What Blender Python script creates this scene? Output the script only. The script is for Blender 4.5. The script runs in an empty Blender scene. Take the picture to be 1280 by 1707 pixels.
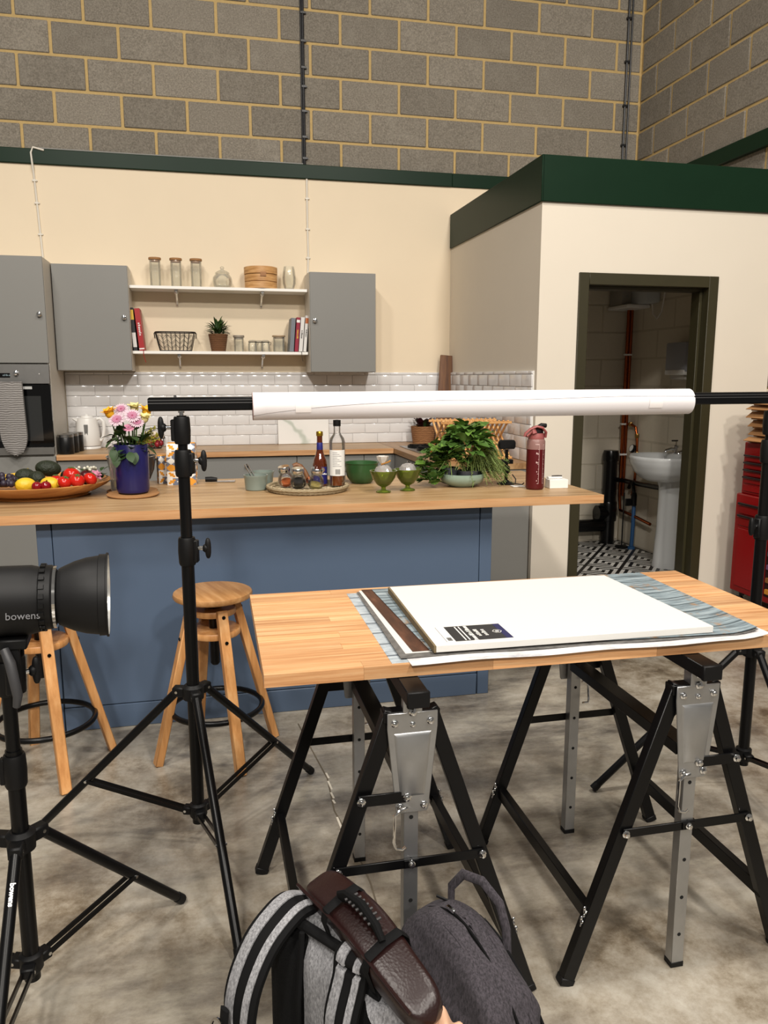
import bpy, bmesh, math, random
from mathutils import Vector, Matrix, Euler
random.seed(7)
R = math.radians
scn = bpy.context.scene
col = scn.collection

# ---------------------------------------------------------------- camera
cd = bpy.data.cameras.new('camera')
cam = bpy.data.objects.new('camera', cd); col.objects.link(cam)
cd.sensor_fit = 'VERTICAL'; cd.sensor_height = 36.0; cd.sensor_width = 27.0
cd.lens = 1309.4 / 1707 * 36.0
cd.clip_start = 0.02
cam.location = (0, 0, 1.43)
cam.rotation_euler = (R(90 - 9.703), 0, R(-12.801))
scn.camera = cam

# ---------------------------------------------------------------- world, lamps, exposure
w = bpy.data.worlds.new('hall_bounce'); scn.world = w; w.use_nodes = True
w.node_tree.nodes['Background'].inputs[0].default_value = (1.0, .93, .84, 1)
w.node_tree.nodes['Background'].inputs[1].default_value = 0.2
def area(name, loc, target, sx, sy, power, colr):
    l = bpy.data.lights.new(name, 'AREA'); l.shape = 'RECTANGLE'; l.size = sx; l.size_y = sy
    l.energy = power; l.color = colr
    o = bpy.data.objects.new(name, l); col.objects.link(o); o.location = loc
    o.rotation_euler = (Vector(target) - Vector(loc)).to_track_quat('-Z', 'Y').to_euler()
    return o
# high-bay lamps hanging under the hall roof, in two rows
WARM = (1, .94, .86)
area('high_bay_lamp', (-1.7, 1.65, 5.6), (-1.5, 2.0, 0), .45, .45, 120, WARM)
area('high_bay_lamp', (1.9, 1.65, 5.6), (1.9, 2.0, 0), .45, .45, 110, WARM)
area('high_bay_lamp', (-1.5, -1.5, 5.6), (-1.0, 1.0, 0), .45, .45, 190, WARM)
area('high_bay_lamp', (2.2, -1.5, 5.6), (2.0, 1.0, 0), .45, .45, 180, WARM)
area('high_bay_lamp', (-1.3, -5.0, 5.6), (-0.4, 1.0, 0), .5, .5, 270, WARM)
area('high_bay_lamp', (2.4, -5.0, 5.6), (1.8, 1.0, 0), .5, .5, 270, WARM)
scn.view_settings.view_transform = 'Standard'
scn.view_settings.look = 'None'
scn.view_settings.gamma = 1.0
scn.view_settings.use_curve_mapping = False
scn.view_settings.exposure = -0.14

# ---------------------------------------------------------------- materials
def lin(c):
    if isinstance(c, str):
        c = [int(c[i:i + 2], 16) / 255 for i in (0, 2, 4)]
        return tuple((x / 12.92 if x <= .04045 else ((x + .055) / 1.055) ** 2.4) for x in c) + (1,)
    return tuple(c) + ((1,) if len(c) == 3 else ())
MATS = {}
def newmat(name):
    m = bpy.data.materials.new(name); m.use_nodes = True
    nt = m.node_tree; b = nt.nodes['Principled BSDF']
    MATS[name] = m
    return m, nt, b
def N(nt, typ, **kw):
    n = nt.nodes.new(typ)
    for k, v in kw.items():
        if k.startswith('i_'): n.inputs[k[2:].replace('_', ' ')].default_value = v
        else: setattr(n, k, v)
    return n
def mixc(nt, fac, a, b, typ='MIX'):
    n = nt.nodes.new('ShaderNodeMix'); n.data_type = 'RGBA'; n.blend_type = typ
    for sock, v in ((0, fac), (6, a), (7, b)):
        if hasattr(v, 'is_output'): nt.links.new(v, n.inputs[sock])
        else: n.inputs[sock].default_value = v
    return n.outputs[2]
def coords(nt, scale=(1, 1, 1), rot=(0, 0, 0), kind='Object'):
    t = nt.nodes.new('ShaderNodeTexCoord'); mp = nt.nodes.new('ShaderNodeMapping')
    mp.inputs['Scale'].default_value = scale; mp.inputs['Rotation'].default_value = rot
    nt.links.new(t.outputs[kind], mp.inputs[0]); return mp.outputs[0]
def noise(nt, vec, scale, detail=4, rough=.55):
    n = nt.nodes.new('ShaderNodeTexNoise'); n.inputs['Scale'].default_value = scale
    n.inputs['Detail'].default_value = detail; n.inputs['Roughness'].default_value = rough
    nt.links.new(vec, n.inputs['Vector']); return n.outputs['Fac']
def ramp(nt, fac, stops):
    r = nt.nodes.new('ShaderNodeValToRGB'); e = r.color_ramp.elements
    while len(e) < len(stops): e.new(.5)
    for x, (p_, c) in zip(e, stops): x.position = p_; x.color = lin(c)
    nt.links.new(fac, r.inputs[0]); return r.outputs[0]
def bump(nt, b, h, strength, dist=.01):
    n = nt.nodes.new('ShaderNodeBump'); n.inputs['Strength'].default_value = strength
    n.inputs['Distance'].default_value = dist
    nt.links.new(h, n.inputs['Height']); nt.links.new(n.outputs[0], b.inputs['Normal'])
def plain(name, c, rough=.5, metal=0, var=.06, nscale=12, bmp=0, spec=.5, coat=0, trans=0, ior=1.45, sheen=0):
    if name in MATS: return MATS[name]
    m, nt, b = newmat(name)
    c = lin(c)
    if var:
        v = coords(nt); f = noise(nt, v, nscale, 5)
        lo = tuple(x * (1 - var) for x in c[:3]) + (1,); hi = tuple(min(1, x * (1 + var)) for x in c[:3]) + (1,)
        nt.links.new(mixc(nt, f, lo, hi), b.inputs['Base Color'])
        if bmp: bump(nt, b, f, bmp)
    else: b.inputs['Base Color'].default_value = c
    b.inputs['Roughness'].default_value = rough; b.inputs['Metallic'].default_value = metal
    b.inputs['Specular IOR Level'].default_value = spec
    b.inputs['Coat Weight'].default_value = coat
    b.inputs['Transmission Weight'].default_value = trans; b.inputs['IOR'].default_value = ior
    b.inputs['Sheen Weight'].default_value = sheen
    return m
def wood(name, c0, c1, c2, rough=.45, grain=(2.5, 40, 40), scale=1.0, randv=0.0, fleck=0):
    if name in MATS: return MATS[name]
    m, nt, b = newmat(name)
    t = nt.nodes.new('ShaderNodeTexCoord'); mp = nt.nodes.new('ShaderNodeMapping')
    mp.inputs['Scale'].default_value = grain
    oi = nt.nodes.new('ShaderNodeObjectInfo')
    add = nt.nodes.new('ShaderNodeVectorMath'); add.operation = 'MULTIPLY_ADD'
    add.inputs[1].default_value = (1, 1, 1)
    cmb = nt.nodes.new('ShaderNodeCombineXYZ'); mu = N(nt, 'ShaderNodeMath', operation='MULTIPLY'); mu.inputs[1].default_value = 37.0
    nt.links.new(oi.outputs['Random'], mu.inputs[0])
    for i in range(3): nt.links.new(mu.outputs[0], cmb.inputs[i])
    nt.links.new(t.outputs['Object'], mp.inputs[0]); nt.links.new(mp.outputs[0], add.inputs[0]); nt.links.new(cmb.outputs[0], add.inputs[2])
    v = add.outputs[0]
    f = noise(nt, v, scale, 6, .6)
    colr = ramp(nt, f, [(.3, c0), (.5, c1), (.72, c2)])
    if randv:
        hs = nt.nodes.new('ShaderNodeHueSaturation')
        mr = N(nt, 'ShaderNodeMapRange'); mr.inputs[3].default_value = 1 - randv; mr.inputs[4].default_value = 1 + randv * .6
        nt.links.new(oi.outputs['Random'], mr.inputs[0]); nt.links.new(mr.outputs[0], hs.inputs['Value'])
        nt.links.new(colr, hs.inputs['Color']); colr = hs.outputs[0]
    if fleck:
        f2 = noise(nt, v, scale * 6, 3, .7)
        colr = mixc(nt, ramp(nt, f2, [(.60, '000000'), (.72, 'ffffff')]), colr, mixc(nt, .35, colr, lin('6b4424')))
    nt.links.new(colr, b.inputs['Base Color'])
    b.inputs['Roughness'].default_value = rough
    bump(nt, b, f, .06, .004)
    return m

# ---------------------------------------------------------------- mesh builder
class MB:
    def __init__(s): s.v = []; s.f = []; s.mi = []; s.cur = 0
    def add(s, vs, fs):
        o = len(s.v); s.v += [tuple(x) for x in vs]
        s.f += [tuple(i + o for i in f) for f in fs]; s.mi += [s.cur] * len(fs); return s
    def box(s, x0, x1, y0, y1, z0, z1):
        return s.add([(x, y, z) for z in (z0, z1) for y in (y0, y1) for x in (x0, x1)],
                     [(0, 2, 3, 1), (4, 5, 7, 6), (0, 1, 5, 4), (2, 6, 7, 3), (0, 4, 6, 2), (1, 3, 7, 5)])
    def obox(s, c, size, rot=None):
        m = rot if rot is not None else Matrix.Identity(3); c = Vector(c)
        vs = [c + m @ Vector((x * size[0] / 2, y * size[1] / 2, z * size[2] / 2)) for z in (-1, 1) for y in (-1, 1) for x in (-1, 1)]
        return s.add(vs, [(0, 2, 3, 1), (4, 5, 7, 6), (0, 1, 5, 4), (2, 6, 7, 3), (0, 4, 6, 2), (1, 3, 7, 5)])
    def beam(s, p0, p1, w, h, side=(1, 0, 0), w1=None, h1=None):
        p0 = Vector(p0); p1 = Vector(p1); d = (p1 - p0).normalized()
        a = Vector(side); a = (a - d * a.dot(d)).normalized(); b = d.cross(a)
        w1 = w if w1 is None else w1; h1 = h if h1 is None else h1
        vs = []
        for p, ww, hh in ((p0, w, h), (p1, w1, h1)):
            for i, j in ((-1, -1), (1, -1), (1, 1), (-1, 1)): vs.append(p + a * ww / 2 * i + b * hh / 2 * j)
        return s.add(vs, [(3, 2, 1, 0), (4, 5, 6, 7), (0, 1, 5, 4), (1, 2, 6, 5), (2, 3, 7, 6), (3, 0, 4, 7)])
    def tube(s, pts, r, n=10, cap=True, closed=False, flat=None):
        pts = [Vector(p) for p in pts]; k = len(pts)
        rs = r if isinstance(r, (list, tuple)) else [r] * k
        tang = []
        for i in range(k):
            a = pts[(i - 1) % k] if (closed or i) else pts[0]; b = pts[(i + 1) % k] if (closed or i < k - 1) else pts[-1]
            tang.append((b - a).normalized())
        t0 = tang[0]; u = Vector((0, 0, 1)) if abs(t0.z) < .9 else Vector((1, 0, 0))
        u = (u - t0 * u.dot(t0)).normalized(); vs = []
        for i in range(k):
            u = (u - tang[i] * u.dot(tang[i])).normalized(); v = tang[i].cross(u)
            for j in range(n):
                a = 2 * math.pi * j / n
                ca, sa = math.cos(a), math.sin(a)
                if flat: sa *= flat
                vs.append(pts[i] + (u * ca + v * sa) * rs[i])
        fs = []
        for i in range(k if closed else k - 1):
            for j in range(n):
                a = i * n + j; b = i * n + (j + 1) % n; c = ((i + 1) % k) * n + (j + 1) % n; d = ((i + 1) % k) * n + j
                fs.append((a, b, c, d))
        if cap and not closed:
            fs.append(tuple(range(n - 1, -1, -1))); fs.append(tuple(range((k - 1) * n, k * n)))
        return s.add(vs, fs)
    def cyl(s, p0, p1, r, n=14, r1=None): return s.tube([p0, p1], [r, r if r1 is None else r1], n)
    def lathe(s, prof, n=24, c=(0, 0, 0), rot=None, closed=False, sx=1, sy=1, flute=None):
        c = Vector(c); m = rot if rot is not None else Matrix.Identity(3); vs = []; k = len(prof)
        for i, (r, z) in enumerate(prof):
            for j in range(n):
                a = 2 * math.pi * j / n
                rr = max(r, 1e-4)
                if flute: rr *= 1 + flute * math.cos(a * n / 2)
                vs.append(c + m @ Vector((rr * math.cos(a) * sx, rr * math.sin(a) * sy, z)))
        fs = []
        for i in range(k if closed else k - 1):
            for j in range(n):
                i2 = (i + 1) % k
                fs.append((i * n + j, i * n + (j + 1) % n, i2 * n + (j + 1) % n, i2 * n + j))
        if not closed:
            if prof[0][0] > 2e-4: fs.append(tuple(range(n - 1, -1, -1)))
            if prof[-1][0] > 2e-4: fs.append(tuple(range((k - 1) * n, k * n)))
        return s.add(vs, fs)
    def ball(s, c, r, n=14, m=9, rot=None, pw=1.0, taper=0):
        if not isinstance(r, (list, tuple)): r = (r, r, r)
        c = Vector(c); mt = rot if rot is not None else Matrix.Identity(3)
        sp = lambda x: math.copysign(abs(x) ** pw, x)
        vs = [c + mt @ Vector((0, 0, -r[2]))]
        for i in range(1, m):
            t = -math.pi / 2 + math.pi * i / m
            for j in range(n):
                a = 2 * math.pi * j / n; z = sp(math.sin(t)); k = 1 + taper * z
                vs.append(c + mt @ Vector((r[0] * sp(math.cos(t)) * sp(math.cos(a)) * k, r[1] * sp(math.cos(t)) * sp(math.sin(a)) * k, r[2] * z)))
        vs.append(c + mt @ Vector((0, 0, r[2]))); fs = []
        for j in range(n):
            fs.append((0, 1 + (j + 1) % n, 1 + j)); e = 1 + (m - 2) * n; fs.append((len(vs) - 1, e + j, e + (j + 1) % n))
        for i in range(m - 2):
            for j in range(n):
                a = 1 + i * n
                fs.append((a + j, a + (j + 1) % n, a + n + (j + 1) % n, a + n + j))
        return s.add(vs, fs)
    def prism(s, poly, a0, a1, axis='z'):
        k = len(poly)
        def mk(p, a): return {'z': (p[0], p[1], a), 'y': (p[0], a, p[1]), 'x': (a, p[0], p[1])}[axis]
        vs = [mk(p, a0) for p in poly] + [mk(p, a1) for p in poly]
        fs = [tuple(range(k - 1, -1, -1)), tuple(range(k, 2 * k))] + [(i, (i + 1) % k, (i + 1) % k + k, i + k) for i in range(k)]
        return s.add(vs, fs)
    def grid(s, nu, nv, fn, thick=0, closeu=False):
        vs = [Vector(fn(i / (nu if closeu else nu - 1), j / (nv - 1))) for i in range(nu) for j in range(nv)]
        fs = []
        for i in range(nu if closeu else nu - 1):
            for j in range(nv - 1):
                i2 = (i + 1) % nu
                fs.append((i * nv + j, i2 * nv + j, i2 * nv + j + 1, i * nv + j + 1))
        return s.add(vs, fs)
    def mesh(s, name, mats, bevel=0, seg=1, sharp=38, solid=0):
        me = bpy.data.meshes.new(name); bm = bmesh.new()
        bv = [bm.verts.new(v) for v in s.v]
        for f, mi in zip(s.f, s.mi):
            try: x = bm.faces.new([bv[i] for i in f]); x.material_index = mi
            except ValueError: pass
        bmesh.ops.recalc_face_normals(bm, faces=bm.faces)
        if bevel:
            es = [e for e in bm.edges if len(e.link_faces) == 2 and e.calc_face_angle(0) > .6]
            bmesh.ops.bevel(bm, geom=es, offset=bevel, segments=seg, affect='EDGES', profile=.5, clamp_overlap=True)
        if solid:
            bmesh.ops.solidify(bm, geom=bm.faces[:], thickness=solid)
        bm.to_mesh(me); bm.free()
        for m in (mats if isinstance(mats, (list, tuple)) else [mats]): me.materials.append(m)
        me.shade_smooth(); me.set_sharp_from_angle(angle=R(sharp))
        return me
    def build(s, name, mats, parent=None, **kw):
        return link(name, s.mesh(name, mats, **kw), parent)
def link(name, me, parent=None, loc=None, rot=None, scale=None):
    o = bpy.data.objects.new(name, me); col.objects.link(o)
    if parent: o.parent = parent
    if loc is not None: o.location = loc
    if rot is not None: o.rotation_euler = rot
    if scale is not None: o.scale = scale
    return o
def tag(o, label=None, cat=None, group=None, kind=None):
    if label: o['label'] = label
    if cat: o['category'] = cat
    if group: o['group'] = group
    if kind: o['kind'] = kind
    return o
def thing(name, label, cat, loc=(0, 0, 0), rz=0, group=None, rot=None):
    o = bpy.data.objects.new(name, None); col.objects.link(o); o.empty_display_size = .05
    o.location = loc; o.rotation_euler = rot if rot else (0, 0, rz)
    return tag(o, label, cat, group)
def struct(o): o['kind'] = 'structure'; return o
def B(*a): return MB().box(*a)
def rotv(ax, ang): return Matrix.Rotation(ang, 3, ax)
def aim(d): return Vector(d).to_track_quat('Z', 'Y').to_matrix()
def print_marks(name, n, size, mat, parent, loc, rot, extrude=.0004):
    # unreadable small print: a row of n little marks of uneven width and height
    mb = MB(); q = random.Random(n * 13 + int(size * 1e4)); x = -n * size * .3
    for k in range(n):
        w_ = size * q.uniform(.28, .5); h = size * q.choice((.5, .5, .7)); mb.box(x, x + w_, -size * .25, -size * .25 + h, -extrude, extrude); x += size * .6
    return link(name, mb.mesh(name, mat), parent, loc, rot)
FONT_CACHE = {}
def text(name, s, size, mat, parent, loc, rot, extrude=.0004, align='CENTER', bold=0):
    key = (s, size, extrude, align, bold)
    if key not in FONT_CACHE:
        c = bpy.data.curves.new('lettering', 'FONT'); c.body = s; c.size = size; c.extrude = extrude; c.align_x = align; c.align_y = 'CENTER'; c.offset = bold; c.resolution_u = 3
        o = bpy.data.objects.new('lettering', c); col.objects.link(o)
        me = bpy.data.meshes.new_from_object(o.evaluated_get(bpy.context.evaluated_depsgraph_get()))
        bpy.data.objects.remove(o); bpy.data.curves.remove(c); FONT_CACHE[key] = me
    me = FONT_CACHE[key].copy(); me.materials.clear(); me.materials.append(mat)
    return link(name, me, parent, loc, rot)

# ---- common materials
cream = plain('cream_paint', 'e0d0b6', .75, var=.03, nscale=3)
cream2 = plain('cream_paint_block', 'd5ccbd', .75, var=.03, nscale=3)
green = plain('dark_green_gloss', '12281a', .38, var=.12, nscale=6, spec=.14)
olive = plain('olive_frame_paint', '322e1c', .4, var=.08)
black = plain('black_powdercoat', '070708', .33, var=.1, spec=.3)
blackpl = plain('black_plastic', '0b0b0c', .5, var=.1, spec=.3)
matteblk = plain('matte_black', '0f0f10', .55, var=.12, spec=.35)
steel = plain('brushed_steel', '9b9a98', .32, 1, var=.08, nscale=30)
chrome = plain('chrome', 'd8d8d8', .08, 1, var=0)
galv = plain('galvanised_steel', 'a9aaab', .36, .9, var=.14, nscale=25)
greydoor = plain('grey_cabinet_laminate', '7f7e7a', .45, var=.04, nscale=2)
whitepl = plain('white_plastic', 'e6e4e0', .35, var=.02)
whitelam = plain('white_laminate', 'd9d3c8', .5, var=.02)
glass = plain('clear_glass', 'f4f6f4', .02, var=0, trans=1.0, ior=1.3)
bluepanel = plain('blue_island_paint', '4d5d73', .42, var=.04, nscale=4)
def thin_glass(name, tint='f2f5f2', rough=.03, gl=1.0, haze=0.0):
    m = bpy.data.materials.new(name); m.use_nodes = True; nt = m.node_tree; nt.nodes.clear()
    out = nt.nodes.new('ShaderNodeOutputMaterial'); tr = nt.nodes.new('ShaderNodeBsdfTransparent'); tr.inputs[0].default_value = lin(tint)
    g = nt.nodes.new('ShaderNodeBsdfGlossy'); g.inputs['Roughness'].default_value = rough
    fr = nt.nodes.new('ShaderNodeFresnel'); fr.inputs[0].default_value = 1.5
    mx = nt.nodes.new('ShaderNodeMixShader'); mu = N(nt, 'ShaderNodeMath', operation='MULTIPLY'); mu.inputs[1].default_value = gl
    nt.links.new(fr.outputs[0], mu.inputs[0]); nt.links.new(mu.outputs[0], mx.inputs[0]); nt.links.new(tr.outputs[0], mx.inputs[1]); nt.links.new(g.outputs[0], mx.inputs[2])
    sh = mx.outputs[0]
    if haze:
        df = nt.nodes.new('ShaderNodeBsdfDiffuse'); df.inputs[0].default_value = lin(tint)
        m2 = nt.nodes.new('ShaderNodeMixShader'); m2.inputs[0].default_value = haze
        nt.links.new(sh, m2.inputs[1]); nt.links.new(df.outputs[0], m2.inputs[2]); sh = m2.outputs[0]
    nt.links.new(sh, out.inputs[0]); MATS[name] = m; return m
tglass = thin_glass('jar_glass', 'fdfdfa', .05, .6, .06)
# ================================================================ SETTING
# concrete floor
m, nt, b = newmat('polished_concrete')
v = coords(nt); n1 = noise(nt, v, 1.1, 7, .62); n2 = noise(nt, v, 3.2, 14, .74); n3 = noise(nt, v, 60, 8, .8); n5 = noise(nt, v, 14, 10, .72)
vs = coords(nt, (1.0, 2.6, 1), (0, 0, .35)); n4 = noise(nt, vs, 2.0, 12, .7)
ca = ramp(nt, n2, [(.36, '4f4436'), (.44, '766b5b'), (.51, '938a7b'), (.58, 'a49d90'), (.7, 'b5b0a5')])
cb = ramp(nt, n4, [(.38, '55504a'), (.47, '7c766d'), (.54, '969083'), (.66, 'b0aa9f')])
cc = mixc(nt, ramp(nt, n1, [(.4, '000000'), (.6, 'ffffff')]), ca, cb)
cc = mixc(nt, ramp(nt, n5, [(.5, '000000'), (.66, 'c0c0c0')]), cc, mixc(nt, .42, cc, lin('57452e')))
cc = mixc(nt, ramp(nt, n3, [(.52, '000000'), (.68, '909090')]), cc, mixc(nt, .5, cc, lin('4c3c28')))
cc = mixc(nt, ramp(nt, n3, [(.28, '707070'), (.4, '000000')]), cc, lin('c9c4b8'))
nt.links.new(cc, b.inputs['Base Color'])
nt.links.new(ramp(nt, n2, [(.3, '989898'), (.7, '6c6c6c')]), b.inputs['Roughness'])
bump(nt, b, n3, .12, .003)
concrete = m
fl = struct(B(-4, 3.555, -3, 6.3, -.1, 0).build('floor', concrete))
# cracked joint line in the slab, with white filler specks
cr = MB(); pts = [(.335, 3.1), (.36, 2.85), (.385, 2.62), (.375, 2.4), (.40, 2.22), (.415, 2.0), (.41, 1.8), (.44, 1.6)]
for (x0, y0), (x1, y1) in zip(pts, pts[1:]): cr.beam((x0, y0, .0004), (x1, y1, .0004), .005, .0012)
cr.build('crack_line', plain('crack_dirt', '5d5446', .9), fl)
cw = MB()
for t, wd in ((2.66, .02), (2.6, .03), (2.52, .02), (2.36, .035), (2.28, .02), (2.47, .012)):
    cw.beam((.385 - (2.62 - t) * .03, t, .0008), (.385 - (2.62 - t) * .03 + .004, t - wd * 2, .0008), .007, .0012)
cw.build('crack_filler', plain('filler_white', 'c9c2b4', .8), fl)

# block masonry
m, nt, b = newmat('concrete_block')
oi = nt.nodes.new('ShaderNodeObjectInfo')
t = nt.nodes.new('ShaderNodeTexCoord'); ad = nt.nodes.new('ShaderNodeVectorMath'); ad.operation = 'ADD'
nt.links.new(t.outputs['Object'], ad.inputs[0]); nt.links.new(oi.outputs['Location'], ad.inputs[1])
a1 = noise(nt, ad.outputs[0], 95, 8, .8); a2 = noise(nt, ad.outputs[0], 7, 8, .72); a3 = noise(nt, ad.outputs[0], 140, 3, .7)
c = ramp(nt, a1, [(.34, '5f594f'), (.5, '7c756a'), (.64, '958d80')])
c = mixc(nt, ramp(nt, a2, [(.5, '000000'), (.68, '909090')]), c, lin('9a9488'))
c = mixc(nt, ramp(nt, a3, [(.66, '000000'), (.74, '909090')]), c, lin('b5ad9c'))
c = mixc(nt, ramp(nt, a3, [(.27, '808080'), (.34, '000000')]), c, lin('2a2620'))
hs = nt.nodes.new('ShaderNodeHueSaturation'); mr = N(nt, 'ShaderNodeMapRange'); mr.inputs[3].default_value = .84; mr.inputs[4].default_value = 1.1
nt.links.new(oi.outputs['Random'], mr.inputs[0]); nt.links.new(mr.outputs[0], hs.inputs['Value']); nt.links.new(c, hs.inputs['Color'])
nt.links.new(hs.outputs[0], b.inputs['Base Color']); b.inputs['Roughness'].default_value = .92; bump(nt, b, a1, .5, .006)
blockm = m
mortar = plain('sand_mortar', 'b49a68', .95, var=.18, nscale=40, bmp=.4)
paintblk = plain('painted_block', 'cfc6b4', .7, var=.05, nscale=60, bmp=.15)
paintmor = plain('painted_joint', 'beb5a3', .75, var=.05, nscale=40)
def block_mesh(name, lx, mat, h=.213, d=.06):
    # front face at local y=0 looking to -y, centre of face at the origin
    return B(-lx / 2, lx / 2, 0, d, -h / 2, h / 2).mesh(name, mat, bevel=.005)
BLK = block_mesh('block', .430, blockm, .206); BLKP = block_mesh('painted_block', .44, paintblk, .217)
PART = {}
def put_block(parent, axis, a0, a1, zc, face, painted, h=None):
    # axis 'x': on the back wall; 'y': on the right wall (faces -x)
    full = abs((a1 - a0) - .45) < .002 and h is None
    if full: me = BLKP if painted else BLK
    else:
        k = (round(a1 - a0, 3), painted, h)
        if k not in PART: PART[k] = block_mesh('block', a1 - a0 - (.01 if painted else .018), paintblk if painted else blockm, (.217 if painted else .206) if h is None else h)
        me = PART[k]
    c_ = (a0 + a1) / 2
    j = random.uniform(-.003, .003) if not painted else 0
    if axis == 'x': return link('block', me, parent, (c_, face + j, zc))
    return link('block', me, parent, (face + j, c_, zc), (0, 0, R(-90)))
wb = struct(B(-3.2, 3.60, 6.247, 6.45, 0, 4.95).build('wall_back', mortar))
Z0 = 3.18
for k in range(-1, 7):
    z = Z0 + .225 * k; off = (.861 if (k % 2 == 0) else .636)
    x = off - .45 * 9
    while x < 3.555:
        a0, a1 = max(x, -3.0), min(x + .45, 3.553)
        if a1 - a0 > .05 and a1 > -3: put_block(wb, 'x', a0, a1, z + .1125, 6.24, False)
        x += .45
wr = struct(B(3.562, 3.75, 3.2, 6.3, 0, 4.95).build('wall_right', mortar))
for k in range(-6, 7):
    z = Z0 + .225 * k; off = 5.555 if k % 2 == 0 else 5.78
    if k < -1: continue
    y = off - .45 * 6
    while y < 6.24:
        a0, a1 = max(y, 3.22), min(y + .45, 6.238)
        if a1 - a0 > .05: put_block(wr, 'y', a0, a1, z + .1125, 3.555, False)
        y += .45
for k in range(-14, -1):   # lower courses seen beside and in front of the cubicle
    z = Z0 + .225 * k - .02; off = 5.555 if k % 2 == 0 else 5.78
    y = off - .45 * 6
    while y < 6.24:
        a0, a1 = max(y, 3.22), min(y + .45, 6.238)
        if a1 - a0 > .05 and z > -.3: put_block(wr, 'y', a0, a1, z + .1125 , 3.555, z < 2.3 and a0 > 4.3)
        y += .45
struct(B(3.5552, 3.5618, 4.585, 6.236, 0, 2.42).build('wall_cubicle_lining', paintmor))
# plaster lining of the kitchen wall with the green rail above it
struct(B(-3.2, 3.553, 6.215, 6.232, 2.44, 2.9).box(-3.2, 1.96, 6.215, 6.245, 0, 2.44).build('wall_kitchen', cream))
struct(B(-3.2, 1.955, 6.195, 6.245, 2.9, 3.0).build('trim_1', green, bevel=.004))
struct(B(1.955, 3.553, 6.2, 6.238, 2.9, 3.0).build('trim_2', green, bevel=.004))
struct(B(3.515, 3.553, 3.3, 6.238, 2.873, 2.98).build('trim_3', green, bevel=.004))
# toilet cubicle: side wall, front wall around the door opening, roof slab, green parapet
struct(B(1.955, 2.055, 4.465, 6.215, 0, 2.684).build('wall_cubicle_side', cream2))
D0, D1, DT = 2.255, 3.085, 1.99
fw = MB(); fw.box(2.055, D0, 4.465, 4.585, 0, 2.684).box(D1, 3.553, 4.465, 4.585, 0, 2.684).box(D0, D1, 4.465, 4.585, DT, 2.684)
struct(fw.build('wall_cubicle_front', cream2))
struct(B(2.055, 3.553, 4.585, 6.236, 2.42, 2.5).build('ceiling', cream2))
struct(B(1.947, 3.554, 4.447, 4.465, 2.435, 2.69).build('trim_4', green, bevel=.003))
struct(B(1.940, 1.955, 4.447, 6.195, 2.435, 2.69).build('trim_5', green, bevel=.003))
# painted blockwork inside the cubicle
wi = struct(B(2.055, 3.553, 6.238, 6.246, 0, 2.42).build('wall_cubicle_back', paintmor))
for k in range(-14, -3):
    z = Z0 + .225 * k - .02; off = 3.315 if k % 2 == 0 else 3.09
    x = off - .45 * 3
    while x < 3.5:
        a0, a1 = max(x, 2.06), min(x + .45, 3.553)
        if a1 - a0 > .05 and z > -.1: put_block(wi, 'x', a0, a1, z + .1125, 6.2335, True)
        x += .45
# patterned vinyl floor
mot = ["0111111111", "0100000001", "0101111101", "0101000101", "0101011101", "0101010001", "0101011111", "0101000000", "0101111111", "0000000000"]
pf = MB(); u = .026; ang = R(52); ca_, sa_ = math.cos(ang), math.sin(ang); cx, cy = 2.8, 5.4
for i in range(-44, 44):
    for j in range(-44, 44):
        px_, py_ = i * u, j * u
        q = [(cx + (px_ + dx) * ca_ - (py_ + dy) * sa_, cy + (px_ + dx) * sa_ + (py_ + dy) * ca_, .006) for dx, dy in ((0, 0), (u, 0), (u, u), (0, u))]
        if all(2.06 < a[0] < 3.55 and 4.47 < a[1] < 6.23 for a in q):
            pf.cur = 0 if mot[j % 10][i % 10] == '1' else 1
            pf.add(q, [(0, 1, 2, 3)])
pf.cur = 1; pf.box(2.055, 3.553, 4.467, 6.236, 0, .005)
struct(pf.build('floor_cubicle', [plain('vinyl_white', 'c9c7c2', .4, var=.04), plain('vinyl_black', '111112', .4)]))
# door frame: two jambs and a head with stops
df = thing('door_1', 'dark olive painted door frame with no door in the toilet opening', 'door frame', (0, 4.465, 0)); 
MB().box(2.203, D0 + .012, -.014, .135, 0, 2.047).build('jamb', olive, df, bevel=.003)
MB().box(D1 - .012, 3.14, -.014, .135, 0, 2.047).build('jamb', olive, df, bevel=.003)
MB().box(D0 + .012, D1 - .012, -.014, .135, DT - .012, 2.047).build('head', olive, df, bevel=.003)
MB().box(D0 + .012, D0 + .026, .05, .135, 0, DT - .012).build('stop', olive, df, bevel=.002)
MB().box(D1 - .032, D1 - .012, .05, .135, 0, DT - .012).build('stop', olive, df, bevel=.002)
MB().box(D0 + .026, D1 - .032, .05, .135, DT - .03, DT - .012).build('stop', olive, df, bevel=.002)
for o in [df]: o['kind'] = 'structure'

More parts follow.
